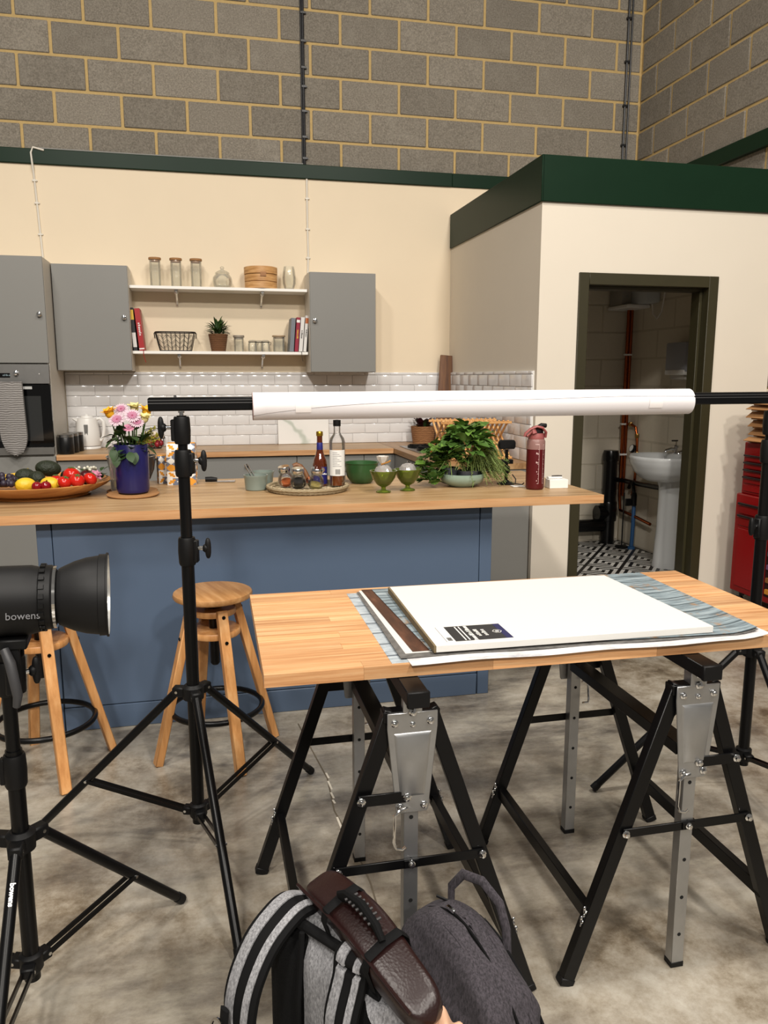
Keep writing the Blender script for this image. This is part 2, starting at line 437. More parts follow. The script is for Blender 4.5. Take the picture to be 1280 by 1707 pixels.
# conduits and cables on the walls
def conduit(name, label, pts, r, mat, clips, clipmat, wall='y', group=None, twin=None):
    o = thing(name, label, 'conduit', pts[0], 0, group); p0 = Vector(pts[0])
    MB().tube([Vector(p) - p0 for p in pts], r, 8).build('pipe', mat, o)
    if twin: MB().tube([Vector(p) - p0 + Vector(twin) for p in pts], r * .8, 8).build('pipe', mat, o)
    for c_ in clips:
        q = Vector(c_) - p0
        MB().box(q.x - r * 1.9, q.x + r * 1.9, q.y - r * 1.2, q.y + r * 1.3, q.z - r * .9, q.z + r * .9).box(q.x + r, q.x + r * 2.9, q.y - r * .2, q.y + r * 1.2, q.z - r * .6, q.z + r * .6).build('clip', clipmat, o, bevel=.001)
    return o
cblack = plain('black_conduit', '17171a', .4); cgrey = plain('grey_conduit', '8a8985', .5); cwhite = plain('white_cable', 'd8d2c6', .5)
conduit('wall_conduit', 'thin black conduit with a grey twin pipe climbing the block wall above the shelves', [(.806, 6.225, 2.99), (.806, 6.225, 4.9)], .009, cblack,
        [(.806, 6.226, z) for z in (3.05, 3.2, 3.38, 3.55, 3.68, 3.86, 4.05, 4.25, 4.5)], cblack, twin=(-.014, .003, 0))
conduit('wall_conduit', 'pair of black conduits climbing the block wall beside the room corner', [(3.415, 6.225, 2.75), (3.415, 6.225, 4.9)], .009, cblack,
        [(3.415, 6.226, z) for z in (2.95, 3.3, 3.6, 3.93, 4.25, 4.55)], cblack, twin=(.032, 0, 0))
conduit('wall_cable', 'white clipped cable running down from the green rail to the right grey wall cabinet', [(.815, 6.205, 2.9), (.815, 6.207, 2.6), (.818, 6.207, 2.36), (.812, 6.207, 2.2)], .007, cwhite,
        [(.815, 6.207, z) for z in (2.76, 2.54, 2.33)], cwhite)
conduit('wall_cable', 'white clipped cable running down to the tall oven unit', [(-1.02, 6.19, 2.99), (-1.09, 6.188, 3.005), (-1.105, 6.187, 2.97), (-1.10, 6.19, 2.87), (-1.1, 6.207, 2.84), (-1.09, 6.207, 2.6), (-1.075, 6.207, 2.2)], .007, cwhite,
        [(-1.098, 6.207, 2.79), (-1.093, 6.207, 2.64), (-1.085, 6.207, 2.43)], cwhite)
conduit('wall_cable', 'thin dark cable lying along the top of the green rail', [(-1.08, 6.205, 3.006), (-.4, 6.21, 3.005), (.3, 6.21, 3.006), (.79, 6.21, 3.006)], .005, cgrey, [(x, 6.212, 3.005) for x in (-.7, -.1, .5)], cgrey)

# backsplash of metro tiles
m, nt, b = newmat('white_glazed_tile')
v = coords(nt); f = noise(nt, v, 9, 3); b.inputs['Base Color'].default_value = lin('d9d7d6'); b.inputs['Roughness'].default_value = .12
bump(nt, b, f, .12, .004); tilem = m
grout = plain('grout', 'dcdad6', .8, var=.04)
bs = struct(B(-.985, 1.952, 6.206, 6.2149, .915, 1.472).build('wall_tiling_back', grout))
bs2 = struct(B(1.946, 1.9549, 4.5, 6.206, .915, 1.472).build('wall_tiling_side', grout))
TILE = {}
def tile_me(wd, ht):
    k = (round(wd, 3), round(ht, 3))
    if k not in TILE: TILE[k] = B(-wd / 2, wd / 2, -.004, .004, -ht / 2, ht / 2).mesh('tile', tilem, bevel=.0025, seg=2)
    return TILE[k]
th, tw = .0765, .2035
for r_ in range(8):
    z0 = .916 + r_ * th; z1 = min(z0 + th, 1.471)
    x = -.985 - (0 if r_ % 2 else tw / 2)
    while x < 1.944:
        a0, a1 = max(x, -.984), min(x + tw, 1.944)
        if a1 - a0 > .02: link('tile', tile_me(a1 - a0 - .003, z1 - z0 - .003), bs, ((a0 + a1) / 2, 6.203 + random.uniform(-.0006, .0006), (z0 + z1) / 2), (random.uniform(-.008, .008), 0, random.uniform(-.008, .008)))
        x += tw
    y = 6.196
    y -= 0 if r_ % 2 else tw / 2 - tw
    while y > 4.5:
        a1, a0 = min(y, 6.197), max(y - tw, 4.502)
        if a1 - a0 > .02: link('tile', tile_me(a1 - a0 - .003, z1 - z0 - .003), bs2, (1.943, (a0 + a1) / 2, (z0 + z1) / 2), (0, 0, R(90) + random.uniform(-.008, .008)))
        y -= tw

# ================================================================ KITCHEN UNITS
KNOB = MB().lathe([(.006, 0), (.006, .012), (.015, .016), (.0165, .022), (.013, .027), (.004, .029)], 16).mesh('knob', chrome)
def knob(parent, loc, rot=(R(90), 0, 0)): return link('knob', KNOB, parent, loc, rot)
edge = plain('cabinet_edge', 'cbc4b8', .5, var=.03)
# tall unit around the oven
t = thing('oven_housing_unit', 'tall grey kitchen unit that houses the oven, cream side panel', 'cabinet', (-1.29, 5.95, 0))
c_ = MB(); c_.box(-.3, -.282, -.27, .262, .0, 2.206).box(.282, .3, -.27, .262, 0, 2.206).box(-.282, .282, -.27, .262, 2.188, 2.206).box(-.282, .282, -.265, .262, 1.505, 1.523).box(-.282, .282, -.265, .262, .895, .913).box(-.282, .282, .25, .262, .1, 2.18).box(-.282, .282, -.2, .262, .1, .118)
c_.build('carcass', edge, t, bevel=.001)
d = B(-.299, .299, -.29, -.271, 1.526, 2.206).build('door', greydoor, t, bevel=.0015); knob(d, (.262, -.29, 1.839))
d = B(-.299, .299, -.29, -.271, .13, .905).build('drawer_front', greydoor, t, bevel=.0015)
B(-.299, .299, -.24, -.225, 0, .1).build('plinth', whitelam, t)
# built in oven
ovenglass = plain('oven_black_glass', '060607', .06, var=0, spec=.6)
o = thing('built_in_oven', 'stainless steel built in oven with black glass door in the tall unit', 'oven', (-1.29, 5.66, .915))
B(-.28, .28, .015, .5, .01, .585).build('cavity', blackpl, o)
B(-.298, .298, -.008, .014, .475, .603).build('control_panel', steel, o, bevel=.002)
B(-.08, .055, -.0095, -.007, .515, .545).build('display', ovenglass, o)
print_marks('display_digits', 5, .016, plain('digit_grey', '6f7f86', .5, var=0), o, (.035, -.0098, .53), (R(90), 0, 0))
MB().lathe([(.0185, 0), (.0185, .004), (.014, .006), (.013, .026), (.004, .028)], 20, (0.092, -.008, .542), rotv('X', R(90))).build('control_knob', chrome, o)
MB().cyl((.235, -.008, .54), (.235, -.011, .54), .003, 10).build('indicator_light', whitepl, o)
d = B(-.298, .298, -.012, .014, .058, .47).build('door', ovenglass, o, bevel=.002)
B(-.2, .235, -.0135, -.0115, .098, .395).build('window', plain('oven_window', '2b2c2c', .08, var=0, spec=.9), d)
B(.125, .185, -.0138, -.0118, .44, .458).build('sticker', plain('grey_sticker', 'b5b5b3', .5), d)
h = MB(); h.cyl((-.26, -.05, .44), (.112, -.05, .44), .008, 12); h.cyl((-.24, -.05, .44), (-.24, -.01, .44), .006, 10)
h.build('handle', steel, d)
B(-.298, .298, -.01, .014, .004, .055).build('bottom_trim', steel, o, bevel=.002)
# oven glove over the handle
def glove_fn(sgn):
    def f(u_, v_):
        z = .478 - v_ * .475
        wdt = .078 if v_ < .7 else .078 * math.sqrt(max(0, 1 - ((v_ - .7) / .3) ** 2))
        x = (u_ * 2 - 1) * max(wdt, .002) + .012 * v_
        return (x, -.062 - .012 * math.cos((u_ - .5) * math.pi) - .006 * math.sin(v_ * 5), z)
    return f
m, nt, b = newmat('glove_grey_knit'); v = coords(nt, (1, 1, 1)); wv = N(nt, 'ShaderNodeTexWave', wave_type='BANDS', bands_direction='Z'); wv.inputs['Scale'].default_value = 22; wv.inputs['Distortion'].default_value = 3.5; wv.inputs['Detail'].default_value = 3
nt.links.new(v, wv.inputs[0]); nt.links.new(mixc(nt, wv.outputs['Fac'], lin('65615e'), lin('a29e9b')), b.inputs['Base Color']); b.inputs['Roughness'].default_value = .95; bump(nt, b, wv.outputs['Fac'], .5, .004); glovem = m
g = thing('oven_glove', 'quilted grey oven glove hanging over the oven handle', 'oven glove', (-1.235, 5.66, .925))
MB().grid(9, 22, glove_fn(1)).build('mitt', glovem, g, solid=-.014)
MB().tube([glove_fn(1)(u_, v_) for u_, v_ in [(1, k / 18) for k in range(19)] + [(1 - k / 4, 1) for k in range(1, 5)]], .006, 6).build('piping', plain('glove_piping', '6a6663', .9), g)
MB().tube([glove_fn(1)(k / 10, .46) for k in range(11)], .004, 6).build('hem', plain('glove_piping', '6a6663', .9), g)
# wall cabinets
def wall_cab(x0, x1, z0, z1, label, kx):
    t = thing('wall_cabinet', label, 'cabinet', ((x0 + x1) / 2, 6.06, z0), 0, 'grey wall cabinets beside the shelves'); wd = (x1 - x0) / 2; h = z1 - z0
    c = MB(); c.box(-wd, -wd + .018, -.12, .144, 0, h).box(wd - .018, wd, -.12, .144, 0, h).box(-wd + .018, wd - .018, -.12, .144, 0, .018).box(-wd + .018, wd - .018, -.12, .144, h - .018, h).box(-wd + .018, wd - .018, .13, .144, .018, h - .018)
    c.build('carcass', edge, t, bevel=.001)
    d = B(-wd + .003, wd - .002, -.139, -.121, .003, h - .003).build('door', greydoor, t, bevel=.0015); knob(d, (kx, -.139, 1.845 - z0))
wall_cab(-.985, -.485, 1.478, 2.2, 'grey wall cabinet between the oven unit and the open shelves', .213)
wall_cab(.785, 1.283, 1.47, 2.195, 'grey wall cabinet at the shelf end near the leaning chopping board', -.212)
# base units on the back run
def base_unit(x0, x1, label, knobx=None, door=True):
    t = thing('base_cabinet', label, 'cabinet', ((x0 + x1) / 2, 5.94, 0), 0, 'grey base cabinets along the back wall'); wd = (x1 - x0) / 2
    B(-wd, wd, -.24, .26, .1, .876).build('carcass', edge, t)
    d = B(-wd + .002, wd - .002, -.262, -.243, .69, .868).build('drawer_front', greydoor, t, bevel=.0015)
    if knobx is not None: knob(d, (knobx, -.262, .808))
    B(-wd + .002, wd - .002, -.262, -.243, .11, .686).build('door', greydoor, t, bevel=.0015)
    B(-wd, wd, -.2, -.185, 0, .1).build('plinth', whitelam, t)
base_unit(-.985, -.075, 'long grey base cabinet beside the oven unit', None)
base_unit(-.073, .642, 'grey base cabinet with a chrome knob in the middle of the back counter', 0.0)
base_unit(.644, 1.138, 'grey base cabinet behind the green mixing bowl', None)
base_unit(1.140, 1.374, 'narrow grey filler cabinet in the counter corner', None)
# return run along the cubicle wall
t = thing('base_cabinet', 'dark grey base cabinet run under the hob, with a tall end panel', 'cabinet', (1.66, 5.0, 0))
B(-.27, .285, -.48, .66, .1, .876).build('carcass', edge, t)
B(-.29, .288, -.5, -.481, 0, .876).build('end_panel', greydoor, t, bevel=.001)
for y0, y1, ky in ((-.478, .04, -.0), (.044, .66, .17)):
    d = B(-.291, -.272, y0, y1, .12, .868).build('door', greydoor, t, bevel=.0015)
    knob(d, (-.291, ky + .03, .852), (0, R(-90), 0))
link('knob', KNOB, t, (-.291, .1, .85), (0, R(-90), 0))
B(-.23, -.21, -.48, .66, 0, .1).build('plinth', whitelam, t)
oak = wood('oak_laminate', '8a6a48', 'ab8a62', 'c2a47c', .4, (1.6, 26, 26), 1.0)
oak2 = wood('oak_laminate_return', '7a5836', '9b7750', 'b28f66', .4, (26, 1.6, 26), 1.0)
edgeoak = wood('oak_edge', 'a5754a', 'c49466', 'd3a97d', .45, (2, 40, 40), 1.0)
def worktop(name, label, x0, x1, y0, y1, z0, z1, mat, em, front, front_mat):
    t = thing(name, label, 'worktop', ((x0 + x1) / 2, (y0 + y1) / 2, z0)); a = (x1 - x0) / 2; bb = (y1 - y0) / 2
    B(-a, a, -bb, bb, 0, z1 - z0).build('slab', mat, t, bevel=.002)
    if 'y' in front: B(-a, a, -bb - .0016, -bb + .0005, .0008, z1 - z0 - .0008).build('edging', front_mat, t)
    if 'X' in front: B(a - .0005, a + .0016, -bb, bb, .0008, z1 - z0 - .0008).build('edging', front_mat, t)
    if 'x' in front: B(-a - .0016, -a + .0005, -bb, bb, .0008, z1 - z0 - .0008).build('edging', front_mat, t)
    return t
worktop('back_worktop', 'oak worktop along the tiled back wall', -.985, 1.357, 5.652, 6.205, .877, .915, oak, None, 'y', edgeoak)
worktop('return_worktop', 'oak worktop with the hob along the cubicle wall', 1.36, 1.945, 4.49, 6.205, .877, .915, oak2, None, 'xy', oak2)
# hob
t = thing('gas_hob', 'flat steel hob with dark pan grids let into the return worktop', 'hob', (1.655, 5.5, .915))
B(-.22, .22, -.28, .28, 0, .006).build('plate', steel, t, bevel=.002)
for x in (-.1, .1):
    for y in (-.13, .13):
        gm = MB()
        for k in range(4): a = k * math.pi / 2 + .78; gm.beam((x + .02 * math.cos(a), y + .02 * math.sin(a), .022), (x + .09 * math.cos(a), y + .09 * math.sin(a), .022), .008, .008)
        gm.lathe([(.088, .006), (.094, .006), (.094, .022), (.088, .022)], 20, (x, y, 0), closed=True); gm.cyl((x, y, .006), (x, y, .016), .03, 14); gm.build('pan_grid', blackpl, t)

# island
t = thing('kitchen_island', 'blue panelled kitchen island base', 'island', (.284, 3.66, 0))
B(-.925, .925, -.40, .40, .0, .876).build('carcass', bluepanel, t)
B(-.941, -.886, -.43, -.402, 0, .876).build('corner_post', bluepanel, t, bevel=.0025)
B(.886, .941, -.43, -.402, 0, .876).build('corner_post', bluepanel, t, bevel=.0025)
B(-.883, .883, -.43, -.402, .103, .876).build('front_panel', bluepanel, t, bevel=.0025)
B(-.883, .883, -.43, -.402, 0, .1).build('plinth', bluepanel, t, bevel=.0025)
B(.926, .941, -.40, .43, 0, .876).build('end_panel', bluepanel, t, bevel=.001)
B(-.941, -.926, -.40, .43, 0, .876).build('end_panel', bluepanel, t, bevel=.001)
islandtop = worktop('island_worktop', 'long oak worktop of the island with fruit, flowers and bottles on it', -1.45, 1.726, 3.168, 4.115, .877, .915, oak, None, 'yX', edgeoak)

# open shelves with chrome brackets
shelfm = plain('white_shelf', 'efece6', .45, var=.015)
def shelf(z, label, xs):
    t = thing('wall_shelf', label, 'shelf', (.147, 6.1, z), 0, 'white wall shelves')
    B(-.63, .629, -.115, .114, -.02, 0).build('board', shelfm, t, bevel=.001)
    for x in xs:
        x -= .147
        br = MB(); br.tube([(x, -.07, -.026), (x, -.02, -.03), (x, .04, -.05), (x, .085, -.09), (x, .104, -.115)], [.011, .014, .011, .008, .006], 10)
        br.box(x - .012, x + .012, -.09, .1, -.025, -.021).ball((x, -.03, -.038), (.016, .022, .012), 10, 6).ball((x, .1, -.112), (.008, .01, .012), 8, 6)
        br.build('bracket', chrome, t)
shelf(2.075, 'upper white shelf carrying cork jars and a bamboo steamer', (-.165, .452))
shelf(1.62, 'lower white shelf carrying books, a wire basket and a potted plant', (-.162, .447))
# ================================================================ FOREGROUND: TRESTLES AND TABLE
BOLT = MB().lathe([(.0075, 0), (.0085, .0015), (.006, .0035), (.0052, .0036), (.0052, .008), (.002, .009)], 8).mesh('bolt', chrome)
WING = MB().ball((0, 0, .004), (.006, .006, .008), 8, 6).ball((.009, 0, .008), (.006, .003, .005), 6, 5).ball((-.009, 0, .008), (.006, .003, .005), 6, 5).mesh('wing_nut', chrome)
def make_trestle(cx, cy, label, hooks, flip):
    t = thing('trestle', label, 'trestle', (cx, cy, 0), 0, 'adjustable steel trestles under the table')
    yf = .295
    for s in (-1, 1):                      # near and far frame
        y = s * yf
        for q in (-1, 1):
            MB().beam((q * .042, y, .735), (q * .292, y, .004), .033, .026, (1, 0, 0)).build('leg', black, t, bevel=.0015)
            MB().beam((q * .287, y, .018), (q * .2935, y, 0), .036, .029, (1, 0, 0)).build('foot_cap', blackpl, t, bevel=.002)
        # head bar and straps
        B(-.062, .062, y - .016, y + .016, .712, .735).build('head_bar', black, t, bevel=.001)
        yo = y + s * .017
        MB().beam((-.168, yo, .383), (.168, yo, .383), .022, .005, (0, 0, 1)).build('cross_strap', black, t, bevel=.001)
        q = flip
        MB().beam((q * .118, yo + s * .006, .545), (-q * .006 + q * .02, yo + s * .006, .545), .026, .005, (0, 0, 1)).build('link_strap', black, t, bevel=.001)
        # pressed galvanised plate
        po = y + s * .019
        pl = MB(); pl.prism([(-.055, .735), (.055, .735), (.055, .70), (.036, .512), (.032, .506), (-.032, .506), (-.036, .512), (-.055, .70)], po, po + s * .004, 'y')
        d = pl.build('plate', galv, t, bevel=.0012)
        em = MB(); ro = [(-.041, .69), (.041, .69), (.027, .545), (-.027, .545)]; ri = [(-.033, .682), (.033, .682), (.0215, .553), (-.0215, .553)]
        vs = [(x, po + s * .004, z) for x, z in ro] + [(x, po + s * .0085, z) for x, z in ri]
        em.add(vs, [(0, 1, 5, 4), (1, 2, 6, 5), (2, 3, 7, 6), (3, 0, 4, 7), (4, 5, 6, 7)]); em.build('embossing', galv, d)
        for bx, bz in ((-.039, .713), (.039, .713), (0, .708), (-.026, .522), (.026, .522)):
            link('bolt', BOLT, d, (bx, po + s * .004, bz), (R(90) * -s, 0, 0) if s > 0 else (R(90), 0, 0), (.8,) * 3 if bx == 0 else None)
        # telescopic post with dark discs for pin holes and the upper bracket that carries the top beam
        B(-.016, .016, y - .014, y + .014, .012, .772).build('post', galv, t, bevel=.001)
        B(-.0172, .0172, y - .0152, y + .0152, 0, .014).build('post_cap', blackpl, t, bevel=.001)
        ho = MB()
        for k in range(6): ho.cyl((0, y - .0145, .09 + k * .1), (0, y + .0145, .09 + k * .1), .0048, 10)
        ho.build('hole_shade_discs', plain('hole_shade', '050505', .9, var=0), t)  # solid black discs carry the shade inside the holes as colour
        d = B(-.021, .021, po, po + s * .0035, .715, .775).build('bracket', galv, t, bevel=.001)
        for bz in (.735, .76): link('bolt', BOLT, d, (0, po + s * .0035, bz), (R(90) * -s, 0, 0) if s > 0 else (R(90), 0, 0), (1.1,) * 3)
        B(-.016, .016, yo, yo + s * .006, .375, .392).build('strap_clip', black, t)
        for bx, bz in ((-.163, .383), (.163, .383), (0, .383), (q * .112, .545), (q * .012, .545)):
            link('bolt', BOLT, t, (bx, yo + s * (.0085 if bz > .5 else .003), bz), (R(90) * -s, 0, 0) if s > 0 else (R(90), 0, 0), (1.15,) * 3)
    for q in (-1, 1):                      # side stretchers with wing nuts
        x = q * .232
        MB().beam((x, -yf - .01, .168), (x, yf + .01, .168), .022, .036, (1, 0, 0)).build('stretcher', black, t, bevel=.0015)
        for s in (-1, 1):
            for dz in (-.012, .012):
                link('wing_nut', WING, t, (q * (.245 - dz * .3), s * yf - .004, .172 + dz), (0, R(90) * q, 0))
    B(-.0225, .0225, -.28, .28, .548, .578).build('lower_rail', black, t, bevel=.001)
    B(-.023, .023, -.36, .36, .765, .797).build('top_beam', black, t, bevel=.002)
    B(-.024, .024, -.366, -.355, .7635, .7985).build('beam_cap', blackpl, t, bevel=.002)
    B(-.024, .024, .355, .366, .7635, .7985).build('beam_cap', blackpl, t, bevel=.002)
    hk = MB(); hx = hooks
    hk.tube([(-.012, -yf - .03, .522), (-.03, -yf - .034, .52), (-.042, -yf - .036, .51), (-.044, -yf - .038, .45), (-.04, -yf - .04, .436), (-.026, -yf - .04, .432), (-.018, -yf - .04, .438)], .0032, 8)
    hk.build('locking_pin', chrome, t)
    hk = MB(); hk.tube([(.012, yf - .03, .515), (.03, yf - .034, .512), (.034, yf - .036, .46), (.03, yf - .04, .45), (.012, yf - .04, .45)], .0032, 8); hk.build('locking_pin', chrome, t)
    return t
make_trestle(.405, 1.826, 'black steel trestle under the table end beside the backpacks, galvanised post and plate', 1, -1)
make_trestle(1.083, 1.824, 'black steel trestle under the table end near the red tool chest, galvanised post and plate', 1, 1)

# table top of finger jointed beech staves
beech = wood('beech_stave', 'ae784b', 'cc9969', 'deb588', .42, (3, 75, 75), 1.0, .24, 1)
tb = thing('beech_table_top', 'beech butcher block board laid as a table top on two trestles', 'table', (.77, 1.858, .7985), R(-.6))
L, Wd, T = 1.335, .625, .0275
rows = 15; rw = Wd / rows; rnd = random.Random(4); cache = {}
for r_ in range(rows):
    x = -L / 2
    cut = [-L / 2] ; p = -L / 2 + rnd.uniform(.12, .5)
    while p < L / 2 - .1: cut.append(p); p += rnd.uniform(.25, .62)
    cut.append(L / 2)
    for a0, a1 in zip(cut, cut[1:]):
        me = B(-(a1 - a0) / 2 + .0002, (a1 - a0) / 2 - .0002, -rw / 2 + .00015, rw / 2 - .00015, 0, T).mesh('stave', beech)
        link('stave', me, tb, ((a0 + a1) / 2, -Wd / 2 + (r_ + .5) * rw, 0))
# ---- vinyl photo backdrops lying on the table
ZT = .7985 + T
def sheetmat(name, kind):
    m, nt, b = newmat(name); v = coords(nt); b.inputs['Roughness'].default_value = .5
    if kind == 'blue':
        v2 = coords(nt, (9, 60, 1)); f = noise(nt, v2, 1.0, 6, .7); g = noise(nt, coords(nt, (14, 6, 1)), 2.0, 5, .7)
        c = ramp(nt, f, [(.32, '43474a'), (.45, '6f7d84'), (.56, '8c9aa0'), (.7, 'a9b1b4')])
        c = mixc(nt, ramp(nt, g, [(.56, '000000'), (.66, 'dddddd')]), c, lin('99703f'))
        wv = N(nt, 'ShaderNodeTexWave', bands_direction='Y'); wv.inputs['Scale'].default_value = 5.2; wv.inputs['Distortion'].default_value = 1.2; nt.links.new(v, wv.inputs[0])
        c = mixc(nt, ramp(nt, wv.outputs['Fac'], [(0.0, 'ffffff'), (.06, '000000')]), c, lin('3d4a50'))
    elif kind == 'pale':
        f = noise(nt, coords(nt, (20, 50, 1)), 1.0, 6, .7); c = ramp(nt, f, [(.3, '7d858b'), (.5, 'a4adb3'), (.7, 'c2c7c9')])
        wv = N(nt, 'ShaderNodeTexWave', bands_direction='Y'); wv.inputs['Scale'].default_value = 4; wv.inputs['Distortion'].default_value = .5; nt.links.new(v, wv.inputs[0])
        c = mixc(nt, ramp(nt, wv.outputs['Fac'], [(0.0, 'ffffff'), (.05, '000000')]), c, lin('555d66'))
    elif kind == 'brown':
        f = noise(nt, coords(nt, (30, 5, 1)), 1.0, 6, .7); c = ramp(nt, f, [(.3, '2c1a12'), (.5, '46291b'), (.7, '6b4430')])
    elif kind == 'marble':
        f = noise(nt, coords(nt, (6, 14, 1)), 1.5, 8, .75); c = ramp(nt, f, [(.36, '9da2aa'), (.46, 'c6c3c3'), (.55, 'd9d6d5'), (.68, 'c9bfc0')])
    else:
        f = noise(nt, v, 60, 4); c = ramp(nt, f, [(.3, '4d4b49'), (.7, '6f6d6a')])
    nt.links.new(c, b.inputs['Base Color']); return m
def sheet(name, label, corners, z, mat, nu=24, nv=12, wave=0, lift=None):
    # corners: near-left, near-right, far-right, far-left (world xy)
    a, b_, c, d = [Vector((*p, 0)) for p in corners]
    cx = (a + b_ + c + d) / 4
    o = tag(bpy.data.objects.new(name, None), label, 'backdrop sheet', 'vinyl backdrops on the table')
    def fn(u_, v_):
        p = (a * (1 - u_) + b_ * u_) * (1 - v_) + (d * (1 - u_) + c * u_) * v_ - cx
        h = wave * math.sin(u_ * 9 + v_ * 2) ** 2 * (1 - v_) if wave else 0
        if lift: h += lift(u_, v_)
        return (p.x, p.y, h)
    me = MB().grid(nu, nv, fn).mesh(name, mat, solid=.0006)
    ob = link(name, me, None, (cx.x, cx.y, z)); bpy.data.objects.remove(o)
    return tag(ob, label, 'backdrop sheet', 'vinyl backdrops on the table')
sheet('vinyl_backdrop', 'pale blue stone printed backdrop, lowest of the pile on the table', [(.372, 1.56), (1.2, 1.56), (1.2, 2.125), (.374, 2.125)], ZT + .0006, sheetmat('print_pale', 'pale'))
sheet('vinyl_backdrop', 'white marble printed backdrop drooping over the table edge', [(.41, 1.535), (1.275, 1.522), (1.28, 2.1), (.40, 2.1)], ZT + .0018, sheetmat('print_marble', 'marble'), 40, 16, .003,
      lambda u_, v_: (.012 * max(0, (u_ - .9) / .1) ** 2 * (1 - v_)))
sheet('vinyl_backdrop', 'charcoal backdrop peeping out as a thin dark strip', [(.395, 1.575), (1.262, 1.547), (1.262, 2.12), (.402, 2.12)], ZT + .0044, sheetmat('print_charcoal', 'char'), 30, 10, 0,
      lambda u_, v_: (.012 * max(0, (u_ - .9) / .1) ** 2 * (1 - v_)))
sheet('vinyl_backdrop', 'plain white card backdrop under the brown wood print', [(.412, 1.60), (1.15, 1.60), (1.15, 2.13), (.41, 2.13)], ZT + .0056, plain('white_card', 'd0cdc8', .6, var=.02))
sheet('vinyl_backdrop', 'dark brown wood printed backdrop in a narrow strip', [(.43, 1.606), (1.15, 1.60), (1.15, 2.13), (.418, 2.134)], ZT + .0068, sheetmat('print_brown', 'brown'))
sheet('vinyl_backdrop', 'weathered blue plank backdrop with rusty paint under the white board', [(.468, 1.60), (1.262, 1.552), (1.298, 2.136), (.447, 2.128)], ZT + .0085, sheetmat('print_blue', 'blue'), 40, 16, 0,
      lambda u_, v_: (.012 * max(0, (u_ - .9) / .1) ** 2 * (1 - v_)))
# white canvas board with a torn kraft edge and a label
bd = thing('canvas_board', 'white artist canvas board with a black label on the table', 'board', (.817, 1.82, ZT + .0095), R(-1.0))
whiteb = plain('white_canvas', 'cfceca', .7, var=.012, nscale=200)
vsb = [(-.337, -.247), (.342, -.247), (.32, .254), (-.333, .254)]
MB().prism(vsb, 0, .016, 'z').build('panel', whiteb, bd, bevel=.001)
MB().prism([(-.3415, -.247), (-.3365, -.247), (-.3325, .254), (-.3375, .254)], 0, .0155, 'z').build('raw_edge', plain('raw_mdf', '6f6148', .9, var=.4, nscale=90), bd)
lb = B(-.286, -.15, -.228, -.125, .016, .0163).build('label', plain('label_black', '2a2a2c', .5, var=.03), bd)
B(-.306, -.286, -.228, -.125, .016, .0163).build('label_margin', plain('label_white', 'e2e0da', .6, var=.01), lb)
B(-.166, -.15, -.228, -.125, .0163, .0165).build('label_stripe', plain('label_blue', '23244e', .5), lb)
lw = plain('label_print', 'dedcd6', .6, var=0)
B(-.3065, -.3055, -.228, -.125, .016, .01645).build('label_margin_line', plain('print_midgrey', '77767a', .6, var=0), lb)
pr = MB(); pr.box(-.262, -.259, -.224, -.13, .0163, .0166).box(-.253, -.250, -.224, -.13, .0163, .0166); pr.build('label_rules', lw, lb)
pr = MB()
for k in range(14): pr.box(-.301, -.290, -.222 + k * .0016, -.2212 + k * .0016, .0163, .0165)
pr.build('barcode', plain('print_black', '1a1a1a', .6, var=0), lb)
print_marks('label_text', 12, .015, lw, lb, (-.236, -.178, .0164), (0, 0, R(90)), .0002)
print_marks('label_text', 6, .013, lw, lb, (-.219, -.178, .0164), (0, 0, R(90)), .0002)
print_marks('label_text', 5, .015, lw, lb, (-.203, -.178, .0164), (0, 0, R(90)), .0002)
em = MB(); em.lathe([(.010, 0), (.0115, 0), (.0115, .0003), (.010, .0003)], 6, (-.172, -.178, .0163), closed=True); em.box(-.176, -.168, -.181, -.175, .0163, .0166); em.build('label_emblem', lw, lb)

# ================================================================ STOOLS
stoolw = wood('stool_oak', 'b27a45', 'c89058', 'd8a873', .42, (40, 40, 4), 1.0, .06)
stoolt = wood('stool_seat_oak', '97683c', 'ae7f4e', 'c49767', .4, (3, 36, 36), 1.0)
def make_stool(cx, cy, rz, label):
    t = thing('bar_stool', label, 'stool', (cx, cy, 0), rz, 'wooden bar stools at the island')
    MB().lathe([(.0, .615), (.136, .615), (.145, .62), (.148, .628), (.145, .638), (.14, .641), (.0, .641)], 40).build('seat', stoolt, t)
    MB().lathe([(.055, .608), (.055, .6155), (.022, .6155)], 20).build('flange', black, t)
    MB().lathe([(.012, .352), (.018, .360), (.018, .61)], 16).build('screw', black, t)
    MB().lathe([(.03, .58), (.044, .6), (.044, .607)], 18).build('screw_collar', black, t)
    MB().lathe([(.0, .555), (.082, .555), (.084, .558), (.084, .575), (.082, .578), (.0, .578)], 32).build('upper_disc', stoolw, t)
    MB().lathe([(.0, .474), (.096, .474), (.098, .477), (.098, .495), (.096, .498), (.0, .498)], 32).build('lower_disc', stoolw, t)
    for k in range(4):
        a = k * math.pi / 2; dr = Vector((math.cos(a), math.sin(a), 0)); sd = Vector((-math.sin(a), math.cos(a), 0))
        l = MB().beam(dr * .088 + Vector((0, 0, .585)), dr * .236, .03, .038, dr).build('leg', stoolw, t, bevel=.003)
        for f in (.035, .19):
            p = dr * (.088 + .148 * f + .016) + Vector((0, 0, .585 * (1 - f)))
            MB().lathe([(.0065, 0), (.0065, .004), (.003, .004), (.003, .001)], 10, p, aim(dr)).build('bolt', black, l)
    MB().tube([(.172 * math.cos(2 * math.pi * k / 40), .172 * math.sin(2 * math.pi * k / 40), .185) for k in range(40)], .0105, 10, closed=True).build('foot_ring', black, t)
make_stool(.006, 2.932, math.atan2(2.69 - 2.932, .088 - .006), 'wooden screw stool in front of the island beside the tall light stand')
